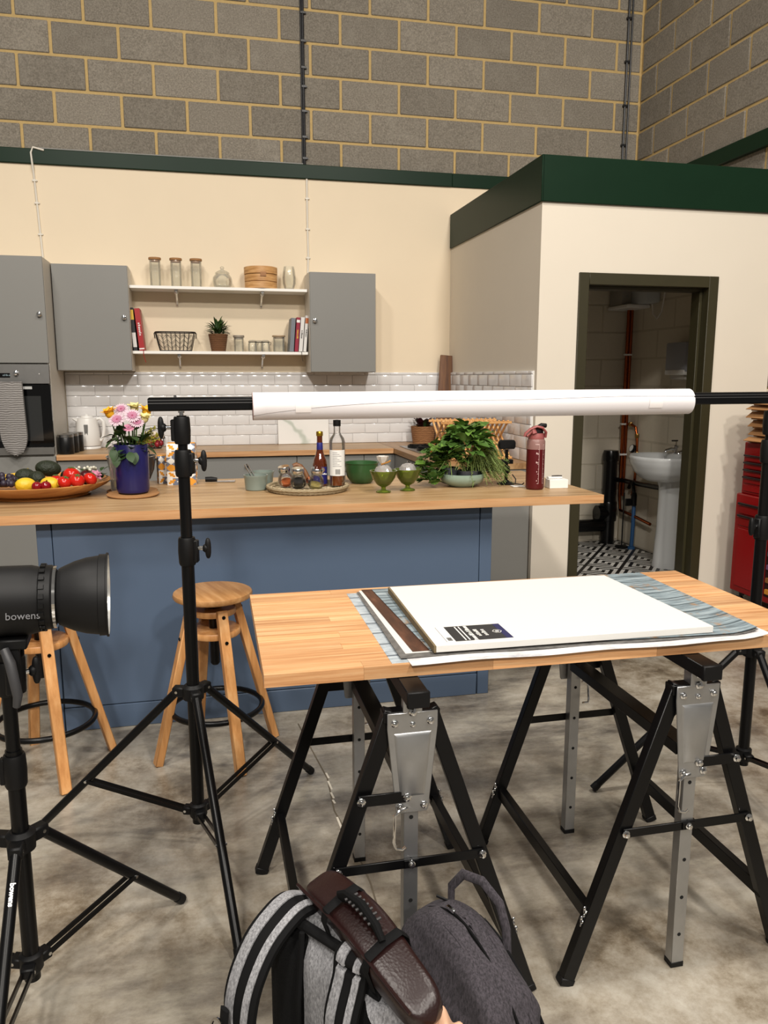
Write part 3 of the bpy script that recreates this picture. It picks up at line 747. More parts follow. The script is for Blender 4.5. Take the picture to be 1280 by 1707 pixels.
make_stool(-.612, 2.935, math.atan2(2.721 - 2.935, -.52 + .612), 'wooden screw stool partly behind the studio flash head')

# ================================================================ LIGHT STANDS
def make_stand(name, label, cx, cy, hub, low, feet, cols, collars, gr, leg_r=.0125):
    t = thing(name, label, 'light stand', (cx, cy, 0), 0, gr)
    for z0, z1, r_ in cols: MB().lathe([(r_, z0), (r_, z1)], 20).build('column', black, t)
    for z0, z1, r_, ka in collars:
        c = MB().lathe([(r_ * .9, z0), (r_, z0 + .006), (r_ * 1.06, (z0 + z1) / 2), (r_, z1 - .006), (r_ * .92, z1)], 20).build('clamp', blackpl, t)
        d = Vector((math.cos(ka), math.sin(ka), 0)); s = Vector((-d.y, d.x, 0)); zc = z0 * .4 + z1 * .6
        MB().beam(d * r_ * .7 + Vector((0, 0, z0 + .008)), d * r_ * .7 + Vector((0, 0, z1 - .008)), .022, r_ * 1.3, s).build('clamp_lug', blackpl, c, bevel=.003)
        MB().cyl(d * r_ + Vector((0, 0, zc)), d * (r_ + .024) + Vector((0, 0, zc)), .006, 10).build('screw', chrome, c)
        kp = d * (r_ + .03) + Vector((0, 0, zc)); k = MB()
        k.ball(kp, (.011, .011, .013), 10, 6); k.ball(kp + d * .006, (.009, .009, .031), 10, 8, rot=None, pw=.8)
        k.build('wing_knob', blackpl, c)
    r0 = cols[0][2]
    MB().lathe([(r0, hub - .03), (r0 + .012, hub - .025), (r0 + .014, hub + .012), (r0 + .004, hub + .02), (r0, hub + .02)], 20).build('hub', blackpl, t)
    MB().lathe([(r0 * .6, low - .045), (r0 * .9, low - .035), (r0 + .008, low - .02), (r0 + .008, low + .014), (r0, low + .02)], 20).build('lower_hub', blackpl, t)
    for fx, fy in feet:
        d = Vector((fx - cx, fy - cy, 0)); rr = d.length; d.normalize(); s = Vector((-d.y, d.x, 0))
        a = d * (r0 + .03) + Vector((0, 0, hub - .004)); e = d * rr + Vector((0, 0, leg_r))
        MB().obox(d * (r0 + .018) + Vector((0, 0, hub - .004)), (.05, .03, .03), Matrix((d, s, Vector((0, 0, 1)))).transposed()).build('hub_arm', blackpl, t, bevel=.004)
        l = MB().tube([a, e], leg_r, 14).build('leg', black, t)
        dl = (e - a).normalized()
        MB().tube([e - dl * .02, e + dl * .004], leg_r * 1.12, 14).build('foot', blackpl, l)
        j = a.lerp(e, .61); q = d * (r0 + .02) + Vector((0, 0, low - .005))
        for o in (-.010, .010):
            MB().beam(q + s * o, j + s * o, .005, .012, s).build('brace', black, t)
        MB().obox(q - d * .008, (.03, .03, .024), Matrix((d, s, Vector((0, 0, 1)))).transposed()).build('brace_lug', blackpl, t, bevel=.003)
        for p in (j, q, a):
            MB().tube([p - s * .0155, p + s * .0155], .0042, 8).build('rivet', chrome, t)
    return t
c0 = (-.063, 2.30)
st = make_stand('backdrop_stand', 'tall black tripod stand in front of the stool, holding one end of the crossbar', *c0, .508, .125,
           [(.036, 1.773), (.331, 2.667), (-.578, 2.457)], [(.08, .92, .0185), (.9, 1.19, .0165), (1.18, 1.325, .0135)],
           [(.893, .975, .0245, R(-12)), (1.152, 1.228, .0235, R(-18)), (1.245, 1.322, .0225, R(172))], 'stands that carry the paper roll')
MB().lathe([(.006, 1.32), (.006, 1.332), (.009, 1.333), (.009, 1.337)], 12).build('spigot', chrome, st)
c1 = (1.815, 2.25)
a0 = R(205)
st = make_stand('backdrop_stand', 'tall black tripod stand beside the red tool chest, holding the other end of the crossbar', *c1, .508, .125,
           [(c1[0] + .538 * math.cos(a), c1[1] + .538 * math.sin(a)) for a in (R(172), R(262), R(52))], [(.08, .92, .0185), (.9, 1.19, .0165), (1.18, 1.325, .0135)],
           [(.893, .975, .0245, R(200)), (1.152, 1.228, .0235, R(-18)), (1.245, 1.322, .0225, R(20))], 'stands that carry the paper roll')
MB().lathe([(.006, 1.32), (.006, 1.332), (.009, 1.333), (.009, 1.337)], 12).build('spigot', chrome, st)
# crossbar and paper roll
A = Vector((-.152, 2.302, 1.3565)); E_ = Vector((2.0, 2.246, 1.3665)); dX = (E_ - A).normalized()
cb = thing('crossbar', 'black grooved metal crossbar spanning the two tripod stands', 'crossbar', A)
MB().beam((0, 0, 0), E_ - A, .038, .034, (0, 0, 1)).build('bar', black, cb, bevel=.004)
alu = plain('bar_highlight_alu', '8f8f90', .3, 1, var=0)  # bright strips paint highlights along the grooves of the black bar
for dz in (.011, .003): MB().beam(Vector((0, -.0175, dz)), E_ - A + Vector((0, -.0175, dz)), .0025, .0015, (0, 0, 1)).build('groove_highlight', alu, cb)
MB().box(.07, .078, -.004, .004, .0188, .025).build('stop_pin', chrome, cb)
dn = Vector((0, 0, -.009)); P0 = A + dX * .289 + dn; P1 = A + dX * 1.664 + dn
pr = thing('paper_roll', 'roll of white background paper on the crossbar', 'paper roll', P0)
m, nt, b = newmat('seamless_white_paper'); b.inputs['Base Color'].default_value = lin('d9d6d8'); b.inputs['Roughness'].default_value = .65
paperm = m
ax = aim(dX); Lr = (P1 - P0).length; ro = .0395
def spiral(u_, v_):
    # the outer layer ends in a free edge that runs askew along the front of the roll
    e = -38 + 62 * min(1, v_ / .42) ** .7 + 6 * math.sin(v_ * 9)
    a = R(e) + u_ * 2 * math.pi * .985
    d_ = Vector((0, -1, 0)) * math.cos(a) + Vector((0, 0, 1)) * math.sin(a); d_ = (d_ - dX * d_.dot(dX)).normalized()
    return d_ * (ro + .0006 * (1 - u_)) + dX * (v_ * Lr)
MB().grid(72, 40, spiral).build('outer_sheet', paperm, pr, solid=.0006)
MB().lathe([(.034, .002), (.0385, .002), (.0385, Lr - .002), (.034, Lr - .002)], 40, rot=ax, closed=True).build('paper_core', paperm, pr)
MB().lathe([(.034, -.002), (.0392, -.002), (.0392, .004), (.034, .004)], 40, rot=ax, closed=True).build('roll_end', plain('roll_end_pinkish', 'a98f8a', .7), pr)
tape = plain('clear_tape', 'e4e0df', .3, var=0)
for f in (.085, .885):
    MB().grid(10, 2, lambda u_, v_: Vector((0, -1, 0)) * ((ro + .0015) * math.cos(R(u_ * 50 - 25))) + Vector((0, 0, 1)) * ((ro + .0015) * math.sin(R(u_ * 50 - 25))) + dX * (f * Lr + v_ * .045)).build('tape', tape, pr)

# studio flash on its own stand
c2 = (-.428, 1.72)
fs = make_stand('flash_stand', 'low black tripod stand carrying the studio flash head', *c2, .432, .132,
           [(-.112, 2.032), (c2[0] - .45 * math.cos(R(18)), c2[1] + .45 * math.sin(R(18))), (c2[0] - .004, c2[1] - .445)], [(.085, .64, .0175), (.6, .86, .0145)],
           [(.555, .63, .023, R(178)), (.765, .84, .021, R(15))], None)
lt = text('lettering', 'bowens', .0145, plain('print_white', 'e8e8e8', .5, var=0), fs, (0, 0, 0), None, .0003, bold=.0006)
la = Vector((-.004, -.445, 0)).normalized() * .047 + Vector((0, 0, .428)); le = Vector((-.004, -.445, .0125)); lx = (le - la).normalized()
ln = (Vector((.428, -1.72, 1.25))); ln = (ln - lx * ln.dot(lx)).normalized(); ly = ln.cross(lx)
lt.matrix_local = Matrix.Translation(la.lerp(le, .15) + ln * .0126) @ Matrix((lx, ly, ln)).transposed().to_4x4()
hd = thing('studio_flash', 'black studio flash head with a metal reflector', 'studio flash', (c2[0] + .022, c2[1], .975), rot=(0, R(2.0), R(4.5)))
rx = rotv('Y', R(90))
sp = matteblk
body = MB()
def bodyf(u_, v_):
    a = u_ * 2 * math.pi; x = -.26 + v_ * .315
    cy, cz = math.cos(a), math.sin(a)
    r_ = .069 * (1 if .02 < v_ < .99 else .94)
    zz = cz * r_
    if cz < 0: zz *= 1.12 + (.12 * min(1, max(0, (.8 - v_) / .25)))
    return (x, cy * r_ * .97, zz)
body.grid(40, 20, bodyf, closeu=True); n0 = len(body.v)
body.add([bodyf(k / 40, 0) for k in range(40)], [tuple(range(40))]).add([bodyf(k / 40, 1) for k in range(40)], [tuple(range(40))])
body.build('body', sp, hd)
MB().lathe([(.066, .055), (.068, .057), (.068, .078), (.064, .083)], 40, rot=rx).build('bayonet_ring', blackpl, hd)
MB().lathe([(.058, .081), (.0655, .082), (.0655, .088), (.058, .089)], 40, rot=rx).build('chrome_ring', chrome, hd)
th_ = []
for k in range(22):
    a = 2 * math.pi * k / 22; th_.append(a)
gb = MB()
for a in th_: gb.obox((.062, .0685 * math.cos(a), .0685 * math.sin(a)), (.010, .006, .010), Matrix.Rotation(a, 3, 'X'))
gb.build('ring_grip', blackpl, hd)
out = [(.055, .089), (.060, .092), (.064, .10), (.074, .122), (.081, .145), (.0845, .168), (.0845, .171), (.0875, .172), (.0875, .186), (.0905, .187), (.0905, .191)]
inn = [(.086, .191), (.084, .17), (.073, .125), (.058, .096)]
MB().lathe(out + [(.0885, .191), (.0865, .186), (.0835, .17), (.073, .122), (.063, .1), (.056, .093)], 48, rot=rx, closed=True).build('reflector', matteblk, hd)
MB().lathe(inn + [(.0565, .0945), (.0725, .1235), (.0834, .169), (.0855, .1905)], 48, rot=rx, closed=True).build('reflector_lining', plain('reflector_silver', 'e3e3e0', .25, .6, var=0), hd)
MB().lathe([(.0001, .115), (.028, .11), (.03, .09)], 20, rot=rx).build('flash_tube', plain('frosted', 'e9e6df', .4, var=0), hd)
text('lettering', 'bowens', .021, plain('print_grey', '77777a', .4, var=0), hd, (.028, -.0672, -.02), (R(84) , 0, 0), .0006)
yk = MB(); yk.beam((0, -.03, -.085), (0, -.03, -.2), .03, .012, (1, 0, 0)).beam((0, .03, -.085), (0, .03, -.2), .03, .012, (1, 0, 0)).box(-.03, .03, -.04, .04, -.1, -.078)
yk.build('tilt_bracket', blackpl, hd, bevel=.003)
MB().tube([(-.012, -.045, -.095), (.0, -.06, -.12), (.012, -.062, -.19), (.008, -.055, -.215)], [.009, .011, .010, .008], 10).build('tilt_lever', plain('dark_grey_plastic', '3a3a3c', .45), hd)
MB().lathe([(.02, -.205), (.021, -.2), (.021, -.13), (.018, -.125)], 18).build('socket', blackpl, hd)
# ================================================================ THINGS ON THE SHELVES
ZS1, ZS2 = 2.0752, 1.6202
def on(px_x, Y=6.1): return px_x
cork = plain('cork', '9a6f45', .8, var=.2, nscale=80, bmp=.2)
def jar(name, label, x, y, z, r, h, lid, group=None, contents=None, lidh=.016, cat='jar'):
    t = thing(name, label, cat, (x, y, z), 0, group)
    MB().lathe([(0, .001), (r * .9, 0), (r, .005), (r, h - .012), (r * .97, h), (r * .93, h), (r * .95, h - .012), (r * .95, .008), (0, .006)], 24).build('glass', tglass, t)
    if lid: MB().lathe([(0, h - .012), (r * .9, h - .012), (r * .92, h), (r * 1.12, h + .001), (r * 1.14, h + lidh * .5), (r * 1.1, h + lidh), (0, h + lidh)], 24).build('lid', lid, t)
    if contents: MB().lathe([(0, .007), (r * .93, .009), (r * .93, h * contents[1]), (0, h * contents[1] + .002)], 20).build('contents', contents[0], t)
    return t
for i, (x, w_) in enumerate(((-.307, 'nearest the left wall cabinet'), (-.161, 'in the middle of the three'), (-.019, 'next to the squat sweet jar'))):
    jar('storage_jar', ['tall glass jar with cork lid, end of the row by the left wall cabinet', 'tall glass jar with cork lid, middle of the row of three', 'tall glass jar with cork lid, beside the ribbed sweet jar'][i], x, 6.1, ZS1, .039, .19, cork, 'tall cork lidded jars on the upper shelf')
t = thing('sweet_jar', 'squat ribbed glass sweet jar with a pointed glass lid on the upper shelf', 'jar', (.167, 6.1, ZS1))
MB().lathe([(0, 0), (.05, 0), (.063, .02), (.069, .05), (.066, .08), (.052, .1), (.046, .104), (.042, .1), (.06, .078), (.063, .05), (.058, .022), (0, .006)], 32, flute=.025).build('bowl', tglass, t)
MB().lathe([(.046, .105), (.053, .108), (.05, .116), (.03, .128), (.014, .134), (.01, .139), (.016, .147), (.013, .156), (.0, .16)], 24).build('lid', tglass, t)
bamboo = wood('bamboo', 'a3733f', 'c2915a', 'd8ab74', .5, (8, 8, 60), 1.2)
t = thing('bamboo_steamer', 'round bamboo steamer basket of stacked rings on the upper shelf', 'steamer', (.447, 6.095, ZS1))
for z0, z1, r_ in ((0, .052, .119), (.053, .104, .120), (.106, .158, .1225)): MB().lathe([(r_ - .006, z0), (r_, z0 + .002), (r_, z1 - .002), (r_ - .006, z1)], 40, closed=True).build('ring', bamboo, t)
MB().lathe([(0, .15), (.117, .148), (.117, .156), (.06, .162), (0, .164)], 40).build('lid_weave', bamboo, t)
MB().lathe([(0, .004), (.113, .004), (.113, .008), (0, .008)], 32).build('base', bamboo, t)
MB().box(-.012, .03, -.125, -.1195, .085, .115).build('lacing', wood('bamboo_dark', '7d4f27', '94622f', 'a6733f', .5), t)
t = thing('glass_vase', 'clear barrel shaped glass vase at the end of the upper shelf', 'vase', (.657, 6.1, ZS1))
MB().lathe([(0, 0), (.03, 0), (.036, .008), (.048, .05), (.05, .09), (.045, .135), (.038, .172), (.036, .172), (.043, .135), (.047, .09), (.045, .05), (.033, .014), (0, .012)], 28).build('glass', tglass, t)

def book(label, x, y, z, wd, h, dp, tilt, cover, spine_txt=None, txtm=None, bands=(), group=None, rz=0):
    t = thing('book', label, 'book', (x, y, z), 0, group, rot=(0, tilt, rz))
    B(-wd / 2 + .002, wd / 2 - .002, -dp / 2 + .003, dp / 2 - .004, .003, h - .003).build('pages', plain('book_pages', 'e6dfcf', .8), t)
    c = MB(); c.box(-wd / 2, -wd / 2 + .002, -dp / 2, dp / 2, 0, h).box(wd / 2 - .002, wd / 2, -dp / 2, dp / 2, 0, h).box(-wd / 2 + .002, wd / 2 - .002, -dp / 2, -dp / 2 + .0025, 0, h)
    cv = c.build('cover', cover, t)
    for z0, z1, bm_ in bands: B(-wd / 2 + .0005, wd / 2 - .0005, -dp / 2 - .0008, -dp / 2 + .0003, z0 * h, z1 * h).build('spine_band', bm_, cv)
    if spine_txt: print_marks('spine_title', len(spine_txt), wd * .62, txtm, cv, (0, -dp / 2 - .0012, h * .5), (R(90), R(90), 0), .0002)
    return t
bk_black = plain('book_black', '1c1b1e', .5); bk_red = plain('book_red', 'a01419', .45); bk_grey = plain('book_greyblue', '70757c', .5); bk_crim = plain('book_crimson', '8e1230', .45)
bk_white = plain('book_white', 'd6d3cf', .5, var=.02); white_ink = plain('ink_white', 'e8e6e2', .6, var=0); dark_ink = plain('ink_dark', '403c3a', .6, var=0); yel = plain('book_yellow', 'd8b23a', .5)
gl = 'cookery books at the left end of the lower shelf'; gr = 'cookery books at the right end of the lower shelf'
book('black and white spined book leaning on the left wall cabinet', -.463, 6.09, ZS2 + .002, .026, .30, .17, R(-3.5), bk_black, None, None, [(.08, .42, bk_white), (.72, .95, yel)], gl)
book('thick red book beside the wire basket on the lower shelf', -.418, 6.09, ZS2 + .002, .036, .295, .19, R(-4.5), bk_red, 'x' * 7, white_ink, [(.03, .06, white_ink)], gl)
MB().tube([(-.405, 5.995, ZS2 + .003), (-.407, 5.978, ZS2 + .004), (-.408, 5.976, ZS2 - .03), (-.401, 5.977, ZS2 - .06), (-.394, 5.976, ZS2 - .082)], .0022, 6).build('bookmark', bk_red)
tag(bpy.data.objects['bookmark'], 'red ribbon bookmark dangling from the red book over the shelf edge', 'ribbon')
book('grey blue book leaning beside the small glass jars', .655, 6.09, ZS2 + .003, .030, .245, .18, R(4.5), bk_grey, None, None, [], gr)
book('crimson spined book between the grey and white books', .690, 6.09, ZS2 + .003, .026, .25, .18, R(5), bk_crim, 'x' * 7, yel, [(.85, .93, white_ink)], gr)
book('plain white spined book beside the crimson one', .722, 6.09, ZS2 + .003, .027, .252, .18, R(5), bk_white, 'x' * 6, dark_ink, [], gr)
book('white spined book against the right wall cabinet', .7535, 6.09, ZS2 + .003, .022, .265, .18, R(5), bk_white, 'x' * 7, bk_black, [(.78, .93, plain('book_orange', 'b5622e', .5))], gr)
MB().tube([(.725, 5.993, ZS2 + .003), (.727, 5.977, ZS2 + .003), (.728, 5.975, ZS2 - .03), (.736, 5.976, ZS2 - .07)], .0018, 6).build('bookmark', bk_black)
tag(bpy.data.objects['bookmark.001'], 'thin dark ribbon bookmark dangling from the white books', 'ribbon')

# wire basket
t = thing('wire_basket', 'black wire basket with chevron sides on the lower shelf', 'basket', (-.185, 6.1, ZS2))
wire = plain('wire_black', '201a17', .5, .3)
def rr(wx, wy, z, k=28):
    pts = []
    for i in range(k):
        a = 2 * math.pi * i / k; c_, s_ = math.cos(a), math.sin(a)
        pts.append((wx * math.copysign(abs(c_) ** .45, c_), wy * math.copysign(abs(s_) ** .45, s_), z))
    return pts
MB().tube(rr(.142, .085, .137), .004, 6, closed=True).build('rim', wire, t)
MB().tube(rr(.112, .065, .004), .0035, 6, closed=True).build('base_ring', wire, t)
wm = MB()
for s in (-1, 1):
    for k in range(9):
        f = (k - 4) / 4; wm.tube([(f * .105, s * .065, .004), (f * .132, s * .085, .137)], .0018, 5)
    for k in range(4):
        x0 = -.105 + k * .0525
        for zz in (.02, .055, .09):
            wm.tube([(x0 * 1.1, s * (.066 + zz * .14), zz + .03), ((x0 + .026) * 1.1, s * (.066 + zz * .14), zz), ((x0 + .0525) * 1.1, s * (.066 + zz * .14), zz + .03)], .0015, 5)
for k in range(7):
    f = (k - 3) / 3
    for s in (-1, 1): wm.tube([(s * .112, f * .06, .004), (s * .142, f * .078, .137)], .0018, 5)
    wm.tube([(f * .1, -.062, .004), (f * .1, .062, .004)], .0018, 5)
wm.build('wire_mesh', wire, t)
for s in (-1, 1): MB().tube([(s * .142, -.03, .137), (s * .15, -.028, .128), (s * .146, -.02, .095), (s * .146, .02, .095), (s * .15, .028, .128), (s * .142, .03, .137)], .003, 6).build('handle', wire, t)
# potted grass plant in a seagrass pot
wick = None
def wicker_mat(name, c0, c1, sc=70):
    m, nt, b = newmat(name); v = coords(nt); wv = N(nt, 'ShaderNodeTexWave', bands_direction='Z'); wv.inputs['Scale'].default_value = sc; wv.inputs['Distortion'].default_value = 6; wv.inputs['Detail'].default_value = 2
    nt.links.new(v, wv.inputs[0]); nt.links.new(mixc(nt, wv.outputs['Fac'], lin(c0), lin(c1)), b.inputs['Base Color']); b.inputs['Roughness'].default_value = .85; bump(nt, b, wv.outputs['Fac'], .8, .006); return m
wick = wicker_mat('seagrass', '5e3a20', '93653f'); wick2 = wicker_mat('wicker_light', '7d4f2c', 'b58457', 50)
def woven_pot(t, r0, r1, h, mat):
    prof = []; n_ = 9
    for i in range(n_ * 2 + 1):
        f = i / (n_ * 2); prof.append((r0 + (r1 - r0) * f + (.003 if i % 2 else 0), h * f))
    return MB().lathe([(0, 0)] + prof + [(r1 - .008, h), (r1 - .012, h - .02), (0, h - .022)], 28).build('woven_pot', mat, t)
leafg = plain('leaf_dark_green', '2c4420', .55, var=.35, nscale=25); leafm = plain('leaf_mid_green', '47682c', .5, var=.35, nscale=25); leafb = plain('basil_green', '48682b', .42, var=.3, nscale=20)
leafl = plain('leaf_light_green', '6f8742', .5, var=.3, nscale=25); stemg = plain('stem_green', '7f944e', .6)
def leaf_mesh(name, l, wd, mat, curl=.15, fold=.1, n=5):
    mb = MB(); vs = []; fs = []
    for i in range(n + 1):
        f = i / n; w_ = wd * math.sin(math.pi * min(1, f * .96 + .02)) ** .8 / 2; z = curl * l * (f - f * f * 1.6)
        vs += [(-w_, l * f, z + fold * w_), (0, l * f, z), (w_, l * f, z + fold * w_)]
    for i in range(n): a = i * 3; fs += [(a, a + 1, a + 4, a + 3), (a + 1, a + 2, a + 5, a + 4)]
    return mb.add(vs, fs).mesh(name, mat, sharp=80)
t = thing('potted_plant', 'spiky green plant in a woven seagrass pot on the lower shelf', 'plant', (.122, 6.1, ZS2))
woven_pot(t, .05, .07, .128, wick)
GL = leaf_mesh('leaf', .085, .02, leafg, .3, .3); GL2 = leaf_mesh('leaf', .095, .017, leafm, .3, .3); rnd = random.Random(3)
for k in range(90):
    a = rnd.uniform(0, 6.28); e = rnd.uniform(.15, 1.5); rr_ = rnd.uniform(0, .045)
    link('leaf', GL if k % 3 else GL2, t, (rr_ * math.cos(a), rr_ * math.sin(a), .115 + rnd.uniform(0, .06)), (e, 0, a - math.pi / 2), (1, rnd.uniform(.6, 1.1), 1))
jar('glass_jar', 'small glass jar with pale lid beside the seagrass pot', .272, 6.1, ZS2, .037, .105, plain('grey_lid', '8d8274', .5), None)
for i, (x, y) in enumerate(((.372, 6.08), (.422, 6.13), (.468, 6.08))):
    t = thing('clip_jar', ['little clip top glass jar nearest the pale lidded jar', 'little clip top glass jar set back between the other two', 'little clip top glass jar nearest the books'][i], 'jar', (x, y, ZS2), 0, 'little clip top jars')
    MB().lathe([(0, .001), (.03, 0), (.034, .006), (.034, .06), (.028, .068), (.028, .074), (.026, .074), (.026, .068), (.031, .06), (.031, .009), (0, .007)], 20).build('glass', tglass, t)
    MB().lathe([(0, .0755), (.030, .0755), (.031, .08), (.022, .087), (0, .089)], 20).build('lid', tglass, t)
    MB().tube([(.031 * math.cos(k * .314), .031 * math.sin(k * .314), .073) for k in range(20)], .0022, 6, closed=True).build('gasket_wire', wire, t)
    MB().tube([(.03, 0, .073), (.042, 0, .07), (.04, 0, .055), (.036, 0, .05)], .002, 6).build('clasp', wire, t)
jar('glass_jar', 'glass jar with wooden lid standing beside the grey blue book', .57, 6.1, ZS2, .044, .112, plain('lid_wood', 'a58d6f', .6), None, None, .012)

# ================================================================ BACK COUNTER
ZC = .9152
for i, (x, y, h) in enumerate(((-.930, 5.72, .115), (-.914, 5.83, .115), (-.898, 5.94, .115))):
    t = thing('canister', ['black canister with a steel lid at the front of its row beside the oven unit', 'black canister with a steel lid in the middle of its row', 'black canister with a steel lid at the tiled wall end of its row'][i], 'canister', (x, y, ZC), 0, 'black canisters beside the oven unit')
    MB().lathe([(0, 0), (.05, 0), (.052, .003), (.052, h - .004), (.05, h), (0, h)], 28).build('tin', plain('canister_black', '121213', .35), t)
    MB().lathe([(0, h), (.0525, h), (.0525, h + .016), (.049, h + .019), (0, h + .019)], 28).build('lid', steel, t)
t = thing('kettle', 'white jug kettle with a grey water window in front of the tiles', 'kettle', (-.838, 6.11, ZC))
kp = plain('kettle_white', 'e4e2de', .3, var=.01)
MB().lathe([(0, 0), (.085, 0), (.088, .006), (.084, .02), (.0, .022)], 32).build('base', kp, t)
MB().lathe([(0, .024), (.084, .024), (.087, .03), (.082, .12), (.073, .2), (.068, .222), (.05, .228), (0, .23)], 32).build('jug', kp, t)
MB().lathe([(0, .228), (.045, .228), (.04, .24), (.015, .243), (.012, .25), (0, .252)], 24).build('lid', kp, t)
MB().prism([(-.062, .19), (-.062, .222), (-.1, .226), (-.098, .215)], -.025, .025, 'y').build('spout', kp, t, bevel=.006)
MB().tube([(.06, 0, .215), (.09, 0, .222), (.112, 0, .2), (.116, 0, .15), (.108, 0, .09), (.09, 0, .06), (.075, 0, .06)], [.012, .014, .014, .013, .012, .012, .012], 12).build('handle', kp, t)
MB().prism([(-.014, .18), (.014, .18), (.011, .07), (-.011, .07)], -.082, -.074, 'y').build('water_window', plain('window_grey', '6d6c6a', .3), t, bevel=.002)
t = thing('plug_lead', 'black kettle lead with plug on the counter behind the flowers', 'cable', (-.60, 6.05, ZC))
MB().tube([(-.06, 0, .012), (-.08, -.02, .006), (-.085, -.06, .006), (-.05, -.07, .006), (-.02, -.04, .006), (-.025, -.02, .04), (-.02, 0, .09)], .005, 8).build('lead', blackpl, t)
B(-.03, .01, -.02, .02, 0, .05).build('plug', blackpl, t, bevel=.006)
B(-.04, .04, .03, .06, 0, .028).build('socket_block', whitepl, t, bevel=.004)
# egg and radish basket
t = thing('wire_bowl', 'small wire bowl of red radishes on the back counter', 'bowl', (-.365, 6.03, ZC))
wb_ = MB(); wb_.tube([(.075 * math.cos(k * .2618), .075 * math.sin(k * .2618), .075) for k in range(24)], .003, 6, closed=True); wb_.tube([(.045 * math.cos(k * .2618), .045 * math.sin(k * .2618), .004) for k in range(24)], .003, 6, closed=True)
for k in range(12): a = k * .5236; wb_.tube([(.045 * math.cos(a), .045 * math.sin(a), .004), (.07 * math.cos(a), .07 * math.sin(a), .03), (.075 * math.cos(a), .075 * math.sin(a), .075)], .0018, 5)
wb_.build('frame', wire, t)
MB().tube([(-.075, 0, .075), (-.06, 0, .13), (0, 0, .155), (.06, 0, .13), (.075, 0, .075)], .003, 6).build('handle', wire, t)
rad = plain('radish_red', '8f1f2a', .35, var=.25); eggm = plain('egg_shell', 'e4d8c6', .5)
for k, (x, y, z) in enumerate(((-.03, -.03, .03), (.02, -.04, .03), (.045, .005, .035), (-.02, .03, .03), (.0, -.005, .062), (-.045, .01, .04), (.03, .035, .05))):
    o = MB().ball((0, 0, 0), (.021, .021, .022), 10, 7).build('radish', rad); o.location = (-.365 + x, 6.03 + y, ZC + z + .003); tag(o, 'small red radish in the wire bowl on the back counter', 'radish', 'radishes in the wire bowl')
for k, (x, y, z) in enumerate(((.005, -.005, .105), (.05, .005, .088), (-.035, .02, .09))):
    o = MB().ball((0, 0, 0), (.021, .021, .027), 12, 8, taper=-.12).build('egg', eggm); o.location = (-.365 + x, 6.03 + y, ZC + z); o.rotation_euler = (.9, k, 0); tag(o, 'pale egg lying on top of the radishes', 'egg', 'eggs on the wire bowl')
# marble board leaning on the tiles
m, nt, b = newmat('marble_board'); v = coords(nt); f = noise(nt, coords(nt, (1, 1, .6)), 5, 3, .5)
wv = N(nt, 'ShaderNodeTexWave', bands_direction='DIAGONAL'); wv.inputs['Scale'].default_value = 1.6; wv.inputs['Distortion'].default_value = 9; wv.inputs['Detail'].default_value = 4; nt.links.new(v, wv.inputs[0])
nt.links.new(ramp(nt, wv.outputs['Fac'], [(0, 'bcc2b8'), (.04, 'd6d8d2'), (.1, 'e4e3df'), (1, 'e8e6e2')]), b.inputs['Base Color']); b.inputs['Roughness'].default_value = .2
t = tag(B(-.2, .2, -.006, .006, 0, .3).build('marble_board', m, bevel=.003), 'white veined marble board leaning against the tiles behind the paper roll', 'board'); t.location = (.755, 6.168, ZC + .0012); t.rotation_euler = (R(-4.5), 0, 0)
# live edge chopping board leaning in the corner
walnut = wood('walnut', '4c2e19', '6b4427', '85592f', .5, (40, 40, 3), 1.0)
prf = [(-.07, 0), (.062, 0), (.068, .12), (.06, .25), (.064, .36), (.052, .48), (.058, .58), (.068, .69), (-.045, .695), (-.055, .4), (-.062, .2)]
t = thing('chopping_board', 'tall dark walnut board with a wavy bark edge leaning in the tiled corner', 'chopping board', (1.872, 6.09, ZC + .0015), rot=(R(-5.5), R(2.2), R(-8)))
MB().prism(prf, -.012, .012, 'y').build('plank', walnut, t, bevel=.003)
MB().tube([(x + .002, 0, z) for x, z in [(.062, .01), (.068, .12), (.06, .25), (.064, .36), (.052, .48), (.058, .58), (.067, .68)]], [.012, .013, .011, .014, .011, .013, .012], 8, flat=.7).build('bark_edge', plain('bark', '3f2817', .9, var=.4, nscale=60, bmp=.6), t)
# wicker planter with dark plant
t = thing('potted_plant', 'dark red leaved plant in a round wicker pot beside the dish rack', 'plant', (1.70, 6.07, ZC))
woven_pot(t, .082, .098, .135, wick2)
RL = leaf_mesh('leaf', .12, .04, plain('leaf_maroon', '3a0f16', .5, var=.3), .3, .2); RG = leaf_mesh('leaf', .12, .03, leafg, .3, .2)
for k in range(34):
    a = rnd.uniform(0, 6.28); e = rnd.uniform(.5, 1.5); r_ = rnd.uniform(.02, .05)
    link('leaf', RL if k % 4 else RG, t, (r_ * math.cos(a), r_ * math.sin(a), .12), (e, 0, a - math.pi / 2), (1, rnd.uniform(.6, 1.0), 1))
# folding bamboo dish rack
ds = wood('rack_bamboo', 'b07a42', 'c9955a', 'dcb27c', .5, (30, 4, 30), 1.0)
t = thing('dish_rack', 'folding bamboo dish rack with crossed slats on the return counter', 'dish rack', (1.672, 4.86, ZC), R(90))
yl = .235
for s in (-1, 1):
    for zz, xx in ((.012, .155), (.10, .058), (.235, -.135)):
        MB().beam((s * xx, -yl, zz), (s * xx, yl, zz), .014, .016, (1, 0, 0)).build('rail', ds, t, bevel=.002)
    for k in range(15):
        y = -yl + .02 + k * (2 * yl - .04) / 14 + s * .006
        MB().beam((s * .16, y, .006), (-s * .142, y, .246), .012, .0085, (0, 1, 0)).build('slat', ds, t)

